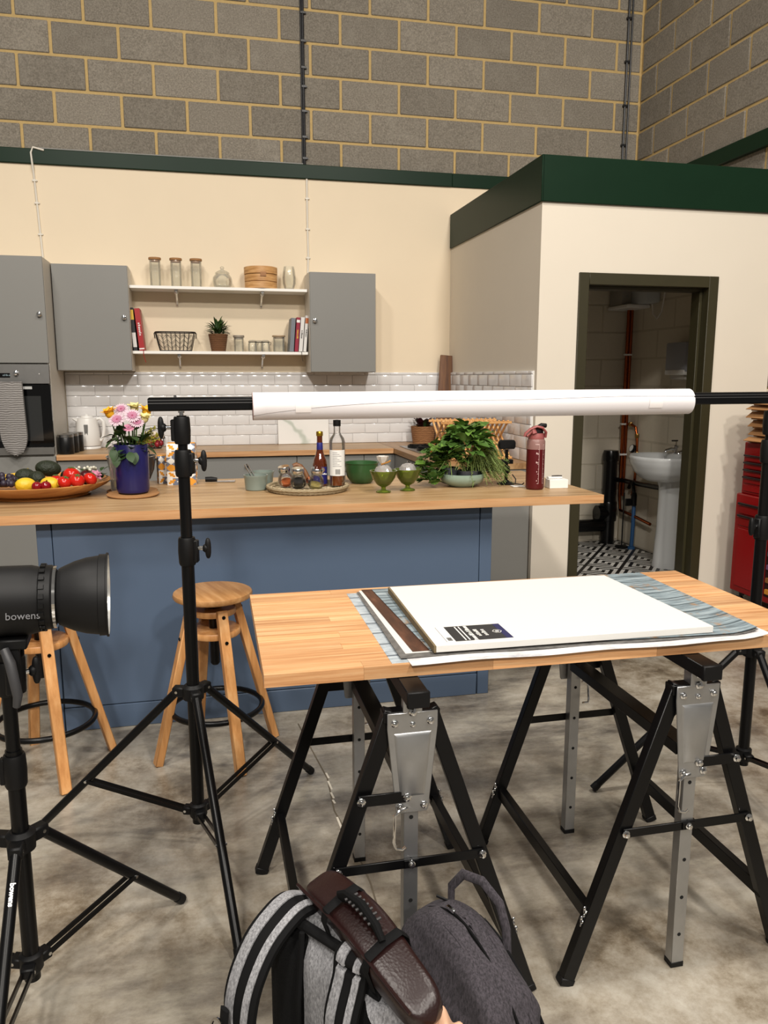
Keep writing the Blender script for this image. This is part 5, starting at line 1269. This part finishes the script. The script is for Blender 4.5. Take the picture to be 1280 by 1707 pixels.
MB().grid(20, 2, lambda u_, v_: (.0383 * math.sin(-1.35 + 2.3 * u_), -.0383 * math.cos(-1.35 + 2.3 * u_), .055 + v_ * .12)).build('label', plain('label_offwhite', 'dddcd8', .6, var=.01), t)
MB().lathe([(0, .284), (.0175, .284), (.018, .287), (.018, .312), (0, .314)], 20).build('cap', blackpl, t)
lt_ = MB()
for k in range(9): a0 = -.75; lt_.grid(8, 2, lambda u_, v_, k=k: (.0386 * math.sin(a0 + (1.1 - .25 * (k % 3)) * u_), -.0386 * math.cos(a0 + (1.1 - .25 * (k % 3)) * u_), .098 + k * .008 + v_ * .002))
lt_.build('small_print', plain('print_midgrey', '77767a', .6, var=0), t)
lt_ = MB()
for k in range(12): lt_.grid(2, 2, lambda u_, v_, k=k: (.0387 * math.sin(-.4 + .05 * k + .025 * u_), -.0387 * math.cos(-.4 + .05 * k + .025 * u_), .062 + v_ * .024))
lt_.build('barcode', plain('print_black', '1a1a1a', .6, var=0), t)
# ---- green mixing bowl, cloth beside it
t = thing('green_bowl', 'green enamel mixing bowl on the island', 'bowl', (.748, 3.80, ZI))
MB().lathe([(0, 0), (.045, 0), (.052, .004), (.07, .03), (.08, .07), (.0835, .097), (.087, .1), (.087, .104), (.08, .103), (.076, .07), (.065, .034), (0, .012)], 40).build('bowl', plain('green_enamel', '31552f', .28, var=.05), t)
o = thing('folded_napkin', 'small white napkin tucked behind the green bowl', 'napkin', (.652, 3.86, ZI)); MB().grid(10, 8, lambda u_, v_: ((u_ - .5) * .05, (v_ - .5) * .05, .05 + .02 * math.sin(u_ * 7 + v_ * 5) + .015 * v_)).build('cloth', plain('napkin_white', 'd8d4d0', .8), o, solid=.004)
MB().box(-.022, .022, -.022, .022, 0, .055).build('fold', plain('napkin_brown', '6b4630', .7), o, bevel=.006)
# ---- green glass sundae dishes
gg = thin_glass('green_glass', 'bcd05e', .04, 1.4, .12)
crk = thin_glass('cellophane', 'e9e4e0', .12, 1.6, .3)
for k, (x, y, l) in enumerate(((.783, 3.455, 'green pressed glass dessert dish nearest the green bowl'), (.905, 3.49, 'green pressed glass dessert dish nearest the herbs'))):
    t = thing('dessert_dish', l, 'dish', (x, y, ZI), 0, 'green glass dessert dishes')
    MB().lathe([(0, .026), (.014, .026), (.03, .036), (.048, .062), (.06, .094), (.063, .1), (.06, .1), (.045, .064), (.027, .04), (0, .032)], 36, flute=.03).build('bowl', gg, t, sharp=60)
    MB().lathe([(0, 0), (.034, 0), (.036, .004), (.028, .009), (.012, .014), (.010, .022), (.014, .028), (0, .03)], 8 if k == 0 else 24).build('foot', gg, t)
    w_ = thing('wrapped_sweets', ['cellophane bag of sweets with a twisted top in the dessert dish', 'dark wrapped sweets in the dish nearest the herbs'][k], 'sweets', (x, y, ZI + .065))
    mb = MB().ball((0, 0, .025), (.042, .042, .036), 16, 10); mb.v = [(a + rnd.uniform(-.004, .004), b_ + rnd.uniform(-.004, .004), c + rnd.uniform(-.004, .004)) for a, b_, c in mb.v]; mb.build('wrapper', crk, w_, sharp=10)
    mb = MB()
    for j in range(9): mb.ball((rnd.uniform(-.025, .025), rnd.uniform(-.02, .02), .018 + rnd.uniform(0, .022)), (.011, .009, .007), 8, 6)
    mb.build('sweets', plain('choc_wrap', '53302c', .4, var=.4, nscale=40) if k else plain('nut_brown', '9b7f62', .6, var=.3), w_)
    if k == 0:
        MB().lathe([(.006, .055), (.008, .066), (.022, .085), (.026, .1), (.024, .101), (.006, .07)], 12, (-.004, 0, 0), flute=.12).build('bag_top', plain('bag_film', 'cdc6be', .35), w_); MB().tube([(-.012, -.006, .064), (0, -.01, .068), (.02, -.01, .074), (.03, -.008, .08)], .004, 6).build('tie', plain('gold_tie', 'a9742f', .4), w_)
# ---- herbs in a celadon bowl
hx, hy = 1.200, 3.585
t = thing('herb_bowl', 'wide pale green ceramic bowl full of herb pots', 'bowl', (hx, hy, ZI))
MB().lathe([(0, 0), (.06, 0), (.066, .004), (.098, .022), (.108, .045), (.106, .062), (.102, .062), (.1, .045), (.09, .026), (0, .014)], 44).build('bowl', plain('celadon_light', '8ea394', .22, var=.05), t)
potm = plain('grey_nursery_pot', '3d3f44', .55)
def herb_pot(name, label, x, y, w_, h):
    t = thing(name, label, 'herb', (x, y, ZI + .016))
    MB().box(-w_ * .42, w_ * .42, -w_ * .42, w_ * .42, 0, .002).build('pot_base', potm, t)
    mb = MB(); a, b_ = w_ * .42, w_ * .5
    vs = []
    for s, z in ((a, 0), (b_, h)):
        for k in range(16):
            q = 2 * math.pi * (k + .5) / 16; c_, s_ = math.cos(q), math.sin(q); vs.append((s * math.copysign(abs(c_) ** .5, c_), s * math.copysign(abs(s_) ** .5, s_), z))
    mb.add(vs, [(k, (k + 1) % 16, 16 + (k + 1) % 16, 16 + k) for k in range(16)]); mb.build('pot', potm, t, solid=-.002)
    MB().lathe([(0, h * .8), (w_ * .46, h * .8), (0, h * .82)], 14).build('soil', plain('soil', '2a2018', .95, var=.3), t)
    return t
BAS = leaf_mesh('leaf', .05, .036, leafb, .35, .25); BAS2 = leaf_mesh('leaf', .05, .036, plain('basil_light', '66893a', .45, var=.25, nscale=20), .35, .25)
t = herb_pot('basil_plant', 'bushy basil plant with big cupped leaves in a grey pot', hx + .012, hy - .045, .088, .065)
for k in range(11):
    a = rnd.uniform(0, 6.28); r_ = rnd.uniform(.005, .03); e = Vector((math.cos(a) * rnd.uniform(.02, .09), math.sin(a) * rnd.uniform(.02, .07), rnd.uniform(.13, .21)))
    MB().tube([(r_ * math.cos(a), r_ * math.sin(a), .05), Vector((r_ * math.cos(a), r_ * math.sin(a), .05)).lerp(e, .5) + Vector((0, 0, .02)), e], .002, 6).build('stem', stemg, t)
for k in range(230):
    a = rnd.uniform(0, 6.28); q = rnd.random() ** .4; ph = rnd.uniform(-.38, 1.5)
    p = Vector((-.004 + .1 * q * math.cos(a) * math.cos(ph), .085 * q * math.sin(a) * math.cos(ph), .185 + .095 * math.sin(ph) * q))
    link('leaf', BAS if k % 3 else BAS2, t, p, (rnd.uniform(-.2, 1.0) * (1 if ph > 0 else .5), rnd.uniform(-.5, .5), a - math.pi / 2 + rnd.uniform(-.8, .8)), (rnd.uniform(.8, 1.35),) * 3)
def frond_mesh(name, mat):
    mb = MB()
    for a, l in ((0, .03), (.75, .026), (-.75, .026), (1.5, .018), (-1.5, .018)):
        m_ = [(0, 0, 0), (-.006, l * .5, .003), (-.010, l * .75, .004), (-.003, l * .8, .004), (0, l, .002), (.004, l * .78, .004), (.010, l * .72, .004), (.006, l * .45, .003)]
        mb.add([(x * math.cos(a) + y * math.sin(a), -x * math.sin(a) + y * math.cos(a), z) for x, y, z in m_], [(0, 1, 2, 3), (0, 3, 4), (0, 4, 5), (0, 5, 6, 7)])
    return mb.mesh(name, mat, sharp=80)
PAR = frond_mesh('leaf', leafm); PAR2 = frond_mesh('leaf', plain('parsley_bright', '5a7a2e', .5, var=.3, nscale=30))
t = herb_pot('parsley_plant', 'flat leaf parsley in a grey pot drooping towards the dessert dishes', hx - .062, hy + .01, .075, .075)
for k in range(16):
    a = rnd.uniform(1.6, 4.9); e = Vector((math.cos(a) * rnd.uniform(.05, .14), math.sin(a) * rnd.uniform(.02, .1), rnd.uniform(.02, .19)))
    MB().tube([(0, 0, .06), Vector((0, 0, .06)).lerp(e, .45) + Vector((0, 0, .045)), e], .0015, 5).build('stem', stemg, t)
for k in range(230):
    a = rnd.uniform(1.2, 5.2); q = rnd.random() ** .55; z = rnd.uniform(.03, .2)
    x = math.cos(a) * .15 * q; y = math.sin(a) * .1 * q
    if x > -.03 and z < .09: z += .08
    link('leaf', PAR if k % 2 else PAR2, t, (x, y, max(z - .05 * q * (1 if x < -.08 else 0), .012)), (rnd.uniform(-.5, .9), rnd.uniform(-.5, .5), rnd.uniform(0, 6.28)), (rnd.uniform(.9, 1.5),) * 3)
t = herb_pot('thyme_plant', 'fine leaved thyme in a grey pot trailing over the bowl edge', hx + .062, hy + .02, .075, .07)
th1 = MB(); th2 = MB()
for k in range(250):
    a = rnd.gauss(-.5, .85); l = rnd.uniform(.08, .185); up = rnd.uniform(.015, .12)
    p0 = Vector((rnd.uniform(-.03, .03), rnd.uniform(-.03, .03), .06)); p2 = p0 + Vector((math.cos(a) * l, math.sin(a) * l * .75, up - l * .75 * rnd.uniform(.2, .95))); p1 = p0.lerp(p2, .5) + Vector((0, 0, .05 + up * .5))
    p2.z = max(p2.z, -.008)
    if math.hypot(p2.x + .062, p2.y + .02) < .11: p2.z = max(p2.z, .05)
    th1.tube([p0, p1, p2], .0009, 4)
    for j in range(13):
        f = .25 + .75 * j / 13; p = p0 * (1 - f) ** 2 + p1 * 2 * f * (1 - f) + p2 * f * f
        for s in range(2):
            d = Vector((rnd.uniform(-1, 1), rnd.uniform(-1, 1), rnd.uniform(-.6, 1))).normalized() * .012; sd = Vector((-d.y, d.x, .002)) * .28
            th2.add([p, p + d * .5 + sd, p + d, p + d * .5 - sd], [(0, 1, 2, 3)])
tag(th1.build('stems', stemg, t), kind='stuff'); tag(th2.build('leaves', plain('thyme_green', '6c7c42', .6, var=.35, nscale=60), t, sharp=80), kind='stuff')
# ---- phone holder
t = thing('phone_holder', 'black phone holder on a small stand behind the thyme', 'phone holder', (1.432, 3.60, ZI))
MB().lathe([(0, 0), (.042, 0), (.044, .004), (.02, .012), (.012, .02), (0, .02)], 24).build('base', blackpl, t)
MB().cyl((0, 0, .018), (0, 0, .17), .008, 12).build('pole', black, t)
MB().box(-.03, .03, -.012, .012, .10, .12).lathe([(.016, .055), (.018, .06), (.018, .085), (.012, .09)], 14).build('joint', blackpl, t)
MB().prism([(-.036, .172), (.036, .172), (.042, .182), (.042, .206), (.034, .216), (-.034, .216), (-.042, .206), (-.042, .182)], -.012, .014, 'y').build('clamp', blackpl, t, bevel=.003)
MB().tube([(.02, -.03, .05), (.03, -.05, .03), (.025, -.06, .008), (.05, -.08, .006), (.065, -.07, .012)], .003, 6).build('lead', blackpl, t)
# ---- water bottle
t = thing('water_bottle', 'frosted red water bottle with pink carry strap and white time markings', 'bottle', (1.498, 3.405, ZI))
MB().lathe([(0, 0), (.036, 0), (.041, .005), (.0425, .012), (.0425, .188), (.0, .188)], 36).build('liquid_body', plain('frosted_red', '540910', .42, var=.06, nscale=5), t)
MB().lathe([(.0425, .188), (.0425, .224), (.039, .232), (.036, .236), (0, .236)], 36).build('clear_shoulder', plain('frosted_pinkgrey', '8a6660', .4, var=.05), t)
MB().lathe([(0, .235), (.037, .235), (.038, .238), (.036, .25), (.034, .262), (0, .262)], 28).build('collar', plain('pink_rubber', '9a5553', .5), t)
MB().lathe([(0, .26), (.032, .26), (.032, .278), (.02, .292), (0, .294)], 24).build('lid', plain('dark_lid', '1d1416', .35), t)
MB().tube([(.0, -.01, .285), (.02, -.012, .298), (.042, -.012, .296)], [.012, .011, .010], 10).build('spout_cap', blackpl, t)
MB().tube([(.035, -.02, .245), (.034, -.03, .268), (.015, -.034, .288), (-.012, -.03, .294), (-.04, -.024, .282), (-.062, -.02, .262), (-.066, -.02, .25), (-.056, -.02, .248), (-.034, -.022, .268), (-.026, -.028, .282), (-.022, -.034, .262)], .006, 8, flat=1.9).build('carry_strap', plain('pink_rubber', '9a5553', .5), t)
mk = MB()
def arc(a0, a1, z0, z1, n=6): mk.grid(n, 2, lambda u_, v_: (.0431 * math.sin(a0 + (a1 - a0) * u_), -.0431 * math.cos(a0 + (a1 - a0) * u_), z0 + (z1 - z0) * v_))
for a in (-.05, .46): arc(a, a + .03, .03, .21)
for k in range(9): z = .03 + k * .0225; arc(-.05 - (.16 if k % 2 == 0 else .08), -.05, z, z + .0016); arc(.46, .46 + .14, z, z + .0016)
mk.build('time_scale', plain('print_rose', 'd9b9b4', .5, var=0), t)
for k, s_ in enumerate(('xxx', 'xx', 'xx', 'x', 'x')):
    a = -.2; print_marks('time_text', len(s_), .011, plain('print_rose', 'd9b9b4', .5, var=0), t, (.0434 * math.sin(a), -.0434 * math.cos(a), .212 - k * .042), (R(90), 0, a), .0002)
t = thing('white_carton', 'small white carton with a cable lying on it beside the red bottle', 'box', (1.618, 3.425, ZI), R(-3))
B(-.046, .046, -.03, .03, 0, .042).build('carton', plain('white_card_gloss', 'e6e4e0', .5, var=.01), t, bevel=.0015)
MB().box(-.04, .03, .0, .028, .0422, .052).build('charger', whitepl, t, bevel=.003); MB().tube([(-.02, .012, .054), (.01, .012, .055), (.03, .012, .054)], .0035, 6).build('lead', plain('lead_grey', '4a4642', .5), t)
t = tag(B(-.03, .03, -.022, .022, 0, .004).build('leaflet', plain('leaflet_white', 'dcd9d4', .6), bevel=.001), 'small white card lying between the phone holder and red bottle', 'card'); t.location = (1.452, 3.50, ZI + .0005)
# ================================================================ RED TOOL CHEST (faces the room, back to the right wall)
red = plain('red_enamel', '8f0a0e', .32, var=.05); bhd = plain('drawer_pull_black', '1b1214', .4)
t = thing('tool_chest', 'red metal roller tool chest standing against the block wall', 'tool chest', (3.40, 4.0, 0))
X0 = -.145; Y1 = .29; Y0 = -.31
B(X0 + .02, .13, Y0 + .02, Y1 - .015, .715, 1.038).build('upper_chest', red, t, bevel=.006)
B(X0, .14, Y0, Y1, .09, .715).build('cabinet_body', red, t, bevel=.006)
for k in range(4):
    z = .955 - k * .045; d = B(X0 + .012, X0 + .022, Y0 + .045, Y1 - .04, z - .035, z + .004).build('drawer', red, t, bevel=.002)
    MB().box(X0 - .002, X0 + .014, Y0 + .045, Y1 - .04, z - .004, z + .006).build('pull', bhd, d, bevel=.002)
d = B(X0 + .012, X0 + .022, Y0 + .045, Y1 - .04, .735, .775).build('drawer', red, t, bevel=.002)
for z, h in ((.655, .06), (.58, .06)):
    d = B(X0 - .008, X0 + .002, Y0 + .04, Y1 - .045, z - h, z + .006).build('drawer', red, t, bevel=.002); MB().box(X0 - .022, X0 - .006, Y0 + .04, Y1 - .045, z - .006, z + .008).build('pull', bhd, d, bevel=.002)
B(X0 - .008, X0 + .002, -.02, Y1 - .045, .13, .50).build('door', red, t, bevel=.003)
B(X0 - .004, X0 + .002, Y0 + .03, -.03, .13, .48).build('bay_shade_sheet', plain('bay_shade', '2a0a0b', .6), t)  # flat dark sheet; the open bay's shade is put into its colour
for k, (z, c) in enumerate(((.15, 'c9862a'), (.22, '8a5a2a'), (.3, '6d4a70'), (.38, '444444'))): B(X0 - .02, X0, Y0 + .05, -.05, z, z + .03).build('stored_tray', plain('tray_%d' % k, c, .6), t, bevel=.003)
for y in (Y0 + .06, Y1 - .05):
    for x in (X0 + .04, .1):
        c = MB().lathe([(0, -.012), (.028, -.012), (.032, -.008), (.032, .008), (.028, .012), (0, .012)], 18, (x, y, .032), rotv('Y', R(90))).build('caster', blackpl, t)
        B(x - .02, x + .02, y - .02, y + .02, .06, .09).build('caster_bracket', steel, c)
card = plain('cardboard', 'a97a4c', .85, var=.1, nscale=30)
for k, (dz, rz, dx, h) in enumerate(((0, 4, 0, .03), (.032, -3, .012, .05), (.084, 3, .02, .05), (.137, -2, -.01, .05), (.19, 1, -.004, .03), (.222, -2, 0, .03))):
    o = thing('cardboard_box', ['flattened cardboard box lowest on the tool chest', 'cardboard box second from the bottom of the pile on the tool chest', 'cardboard box third from the bottom of the pile on the tool chest', 'cardboard box fourth from the bottom of the pile on the tool chest', 'cardboard box just under the top of the pile on the tool chest', 'topmost cardboard box of the pile on the tool chest'][k], 'box', (3.40 + dx, 3.98, 1.0395 + dz), R(rz), 'cardboard boxes on the tool chest')
    B(-.11, .11, -.27, .27, 0, h).build('carton', card, o, bevel=.002)
    MB().add([(-.11, -.26, h), (-.11, .26, h), (-.16, .255, h * .25 + .002), (-.16, -.255, h * .25 + .002)], [(0, 1, 2, 3)]).build('flap', card, o, solid=.003)
# ================================================================ BAGS IN THE FOREGROUND
def heather(name, c0, c1, sc=260):
    m, nt, b = newmat(name); v = coords(nt, (1, 1, .35)); f = noise(nt, v, sc, 3, .7)
    nt.links.new(ramp(nt, f, [(.35, c0), (.65, c1)]), b.inputs['Base Color']); b.inputs['Roughness'].default_value = .95; bump(nt, b, f, .35, .002); return m
gh = heather('heather_grey', '4e4e50', '808082'); gl_ = heather('heather_light', '68686b', '9b9b9e'); dk = heather('heather_plum', '232024', '433e44', 200)
bm_ = plain('bag_black_webbing', '0d0d0e', .85, var=.2, nscale=200, spec=.2); mesh_m = plain('black_mesh', '111112', .9, var=.5, nscale=400, bmp=.4, spec=.2)
wv_ = Vector((.6, -.8, 0)); nv_ = Vector((-.8, -.6, 0)); zv = Vector((0, 0, 1))
def frame_thing(name, label, cat, o, tilt=0):
    t = thing(name, label, cat, o)
    t.rotation_euler = (0, 0, math.atan2(wv_.y, wv_.x))     # local x = bag width, local -y = outward (back panel) side
    return t
# local axes: x along the bag width, y: world n is -y local
A0 = Vector((.228, 1.345, 0))
t = frame_thing('grey_backpack', 'heather grey backpack with black and grey striped shoulder straps', 'backpack', A0)
def bodyA(u_, v_):
    a = u_ * 2 * math.pi; c_, s_ = math.cos(a), math.sin(a); e = .42
    prof = [(0.0, .0), (.8, .0), (1.0, .03), (1.04, .15), (1.0, .28), (.95, .33), (.84, .375), (.62, .398), (0.0, .404)]
    i = v_ * (len(prof) - 1); k = min(int(i), len(prof) - 2); f = i - k
    r_ = prof[k][0] * (1 - f) + prof[k + 1][0] * f; z = prof[k][1] * (1 - f) + prof[k + 1][1] * f
    x = .152 * r_ * math.copysign(abs(c_) ** e, c_); y = .06 * r_ * math.copysign(abs(s_) ** e, s_)
    return (x + .004 * math.sin(z * 60 + a * 3), y + .004 * math.sin(z * 45 + a * 5), z)
MB().grid(48, 40, bodyA, closeu=True).build('body', gh, t, sharp=70)
def panel(x0, x1, mat, name, bul, z0=.05, z1=.378):
    MB().grid(8, 14, lambda u_, v_: (x0 + (x1 - x0) * u_, -.068 - bul * math.sin(math.pi * u_) ** .6 * math.sin(math.pi * min(1, v_ * .9 + .1)) ** .4 + (.03 * max(0, (v_ - .8) / .2) ** 2), z0 + (z1 - z0) * v_)).build(name, mat, t, solid=.01, sharp=70)
panel(-.14, -.05, mesh_m, 'back_pad', .012); panel(-.046, .04, gl_, 'back_centre', .006); panel(.044, .14, mesh_m, 'back_pad', .012)
MB().tube([(-.05, -.078, .06), (-.049, -.08, .25), (-.05, -.066, .385)], .006, 6).build('seam', bm_, t); MB().tube([(.042, -.078, .06), (.042, -.08, .25), (.042, -.066, .385)], .006, 6).build('seam', bm_, t)
MB().box(-.1, .1, -.062, -.04, .378, .396).build('top_binding', bm_, t, bevel=.006)
STR = [0, .13, .30, .42, .58, .70, .87, 1.0]; SM = [0, 1, 1, 0, 0, 1, 0]
def strap(xc, name, sway, w_=.082, out=1.0):
    path = [(.0, .396), (-.035, .412), (-.075, .405), (-.13 * out, .37), (-.172 * out, .30), (-.18 * out, .22), (-.15, .13), (-.10, .05), (-.08, .02)]
    P_ = []
    n_ = 40
    for i in range(n_ + 1):
        f = i / n_ * (len(path) - 1); k = min(int(f), len(path) - 2); q = f - k
        p0 = path[max(k - 1, 0)]; p1 = path[k]; p2 = path[k + 1]; p3 = path[min(k + 2, len(path) - 1)]
        cr = lambda a, b_, c, d: .5 * (2 * b_ + (c - a) * q + (2 * a - 5 * b_ + 4 * c - d) * q * q + (3 * b_ - a - 3 * c + d) * q ** 3)
        P_.append((cr(p0[0], p1[0], p2[0], p3[0]), cr(p0[1], p1[1], p2[1], p3[1]), i / n_))
    s = thing_part = None
    root = None
    cols = [(STR[i], STR[i + 1], SM[i]) for i in range(7)]
    base = MB(); 
    def pt(i, u_, lift=0):
        y, z, f = P_[i]; y2, z2, _ = P_[min(i + 1, n_)]; y1, z1, _ = P_[max(i - 1, 0)]
        d = Vector((0, y2 - y1, z2 - z1)).normalized(); nn = Vector((0, d.z, -d.y)); nn = -nn if nn.y > 0 and z < .4 else nn
        if nn.z < 0 and i < n_ * .4: nn = -nn
        wd = w_ * (1 - .35 * max(0, f - .55) / .45)
        return Vector((xc + sway * f + (u_ - .5) * wd, y, z)) + nn * (lift + .006 * math.sin(math.pi * u_))
    base.grid(n_ + 1, 9, lambda a, b_: pt(round(a * n_), b_)); o = base.build('shoulder_strap', bm_, t, solid=.012, sharp=70)
    for a, b_, k in cols:
        if k:
            MB().grid(n_ + 1, 4, lambda u_, v_: pt(round(u_ * n_), a + (b_ - a) * v_, .004)).build('strap_stripe', gl_, o, solid=.003, sharp=70)
    return o
strap(-.095, 'strap', -.02, .085, 1.0)
s2 = strap(.085, 'strap', .0, .075, .62)
MB().tube([(-.12, -.2, .27), (-.125, -.205, .2), (-.13, -.2, .13), (-.13, -.19, .05)], .012, 8, flat=.4).build('webbing', bm_, t)
MB().lathe([(.012, 0), (.016, 0), (.016, .004), (.012, .004)], 14, (-.125, -.215, .24), rotv('X', R(70)), closed=True).build('buckle_ring', chrome, t)
MB().grid(14, 10, lambda u_, v_: (.09 + .09 * u_, -.02 - .06 * v_ + .01 * math.sin(u_ * 8), .398 - .05 * v_ - .05 * u_ + .012 * math.sin(v_ * 6 + u_ * 5))).build('flap', gl_, t, solid=.008, sharp=70)
# plum grey rucksack behind it
B0 = Vector((.468, 1.309, 0))
t2 = frame_thing('plum_backpack', 'dark plum grey backpack with a loop handle and curved zip', 'backpack', B0); t2.rotation_euler = (0, 0, math.atan2(-.925, .38)); t2.scale = (.92, .72, .9)
def bodyB(u_, v_):
    a = u_ * 2 * math.pi; c_, s_ = math.cos(a), math.sin(a); e = .5
    prof = [(0, 0), (.85, 0), (1.0, .03), (1.05, .14), (1.0, .26), (.92, .33), (.78, .375), (.52, .41), (0, .425)]
    i = v_ * (len(prof) - 1); k = min(int(i), len(prof) - 2); f = i - k
    r_ = prof[k][0] * (1 - f) + prof[k + 1][0] * f; z = prof[k][1] * (1 - f) + prof[k + 1][1] * f
    x = .185 * r_ * math.copysign(abs(c_) ** e, c_); y = .105 * r_ * math.copysign(abs(s_) ** e, s_)
    return (x + .005 * math.sin(z * 50 + a * 4), y + .006 * math.sin(z * 38 + a * 3) , z - .06 * max(0, (x + .02)) / .2 * (z / .4))
MB().grid(52, 40, bodyB, closeu=True).build('body', dk, t2, sharp=75)
def topline(y, n=16, lift=.004): 
    out = []
    for i in range(n):
        x = -.16 + .33 * i / (n - 1); q = abs(x) / .185
        z = .42 - .10 * q ** 2.2 - .06 * max(0, x + .02) / .2
        out.append((x, y, z + lift - abs(y) * .35))
    return out
MB().tube(topline(-.05), .011, 8, flat=.6).build('piping', dk, t2); MB().tube(topline(-.012, lift=.006), .007, 8, flat=.5).build('zip', bm_, t2)
MB().tube(topline(.035), .011, 8, flat=.6).build('piping', dk, t2)
MB().tube(topline(.075, lift=-.005), .009, 8, flat=.5).build('zip', bm_, t2)
MB().box(-.06, -.035, -.018, -.008, .425, .432).build('zip_pull', chrome, t2, bevel=.001)
hp = [(-.10, .045, .375), (-.105, .05, .43), (-.075, .06, .475), (-.02, .07, .485), (.03, .075, .46), (.05, .078, .41), (.055, .078, .35)]
MB().tube(hp, [.010, .011, .012, .012, .012, .011, .010], 10, flat=.7).build('loop_handle', dk, t2)
MB().tube([(-.12, .01, .41), (-.05, .06, .40), (.03, .085, .36), (.08, .09, .31), (.13, .11, .2), (.15, .118, .05), (.17, .13, .005)], .0035, 8).build('cable', blackpl, t2)
MB().tube([(-.02, .08, .39), (.03, .095, .36), (.06, .10, .28), (.05, .11, .16), (.07, .125, .03)], .003, 8).build('cable', blackpl, t2)
# maroon leather pouch lying across the bags
lea = None
m, nt, b = newmat('maroon_leather'); v = coords(nt); vo = nt.nodes.new('ShaderNodeTexVoronoi'); vo.inputs['Scale'].default_value = 170; nt.links.new(v, vo.inputs['Vector'])
b.inputs['Base Color'].default_value = lin('200d0c'); b.inputs['Roughness'].default_value = .36; bump(nt, b, vo.outputs['Distance'], .18, .0015); lea = m
t3 = thing('leather_pouch', 'long maroon leather pouch with a black grip lying across the two backpacks', 'pouch', (.258, 1.262, .418)); t3.scale = (.9, .8, .85); t3.rotation_euler = (R(18), R(4.5), math.atan2(-.39, .17))
def pouch(u_, v_):
    a = u_ * 2 * math.pi; c_, s_ = math.cos(a), math.sin(a)
    x = -.215 + .43 * v_; e = .38
    k = (1 - abs(2 * v_ - 1) ** 9) ** .5 if 0 < v_ < 1 else 0
    k *= 1 - .05 * math.sin(v_ * 9)
    return (x, .052 * k * math.copysign(abs(c_) ** e, c_) + .008 * math.sin(v_ * 5), .040 * k * math.copysign(abs(s_) ** e, s_) - .02 * (2 * v_ - 1) ** 2)
MB().grid(40, 48, pouch, closeu=True).build('case', lea, t3, sharp=60)
MB().tube([(-.2, -.05, .03), (0, -.045, .045), (.2, -.05, .03)], .004, 6).build('seam', lea, t3)
for x in (-.085, .065): MB().tube([(x, .055, -.045), (x, .058, .02), (x, .045, .044), (x, 0, .049), (x, -.045, .044), (x, -.058, .02), (x, -.055, -.045)], .011, 8, flat=.3).build('webbing_band', bm_, t3)
MB().tube([(-.085, 0, .052), (-.06, .008, .066), (-.01, .012, .078), (.04, .008, .066), (.065, 0, .052)], [.014, .019, .021, .019, .014], 10, flat=.55).build('grip', bm_, t3)
for k in range(7): MB().tube([(-.05 + k * .0135, -.006, .082 - .0006 * (k - 3) ** 2), (-.045 + k * .0135, .026, .08 - .0006 * (k - 3) ** 2)], .0032, 6).build('grip_rib', plain('rib_grey', '2d2b2c', .6), t3)
t4 = thing('peach_cloth', 'crumpled peach cloth poking out under the leather pouch', 'cloth', (.345, 1.085, .372))
MB().grid(20, 16, lambda u_, v_: ((u_ - .5) * .07 + .01 * v_, (v_ - .5) * .06, .012 * math.sin(u_ * 11 + v_ * 3) + .010 * math.sin(v_ * 9) - .03 * (u_ - .4) ** 2 * 4)).build('fabric', plain('peach_fabric', 'c79f83', .8, var=.1), t4, solid=.005, sharp=80)
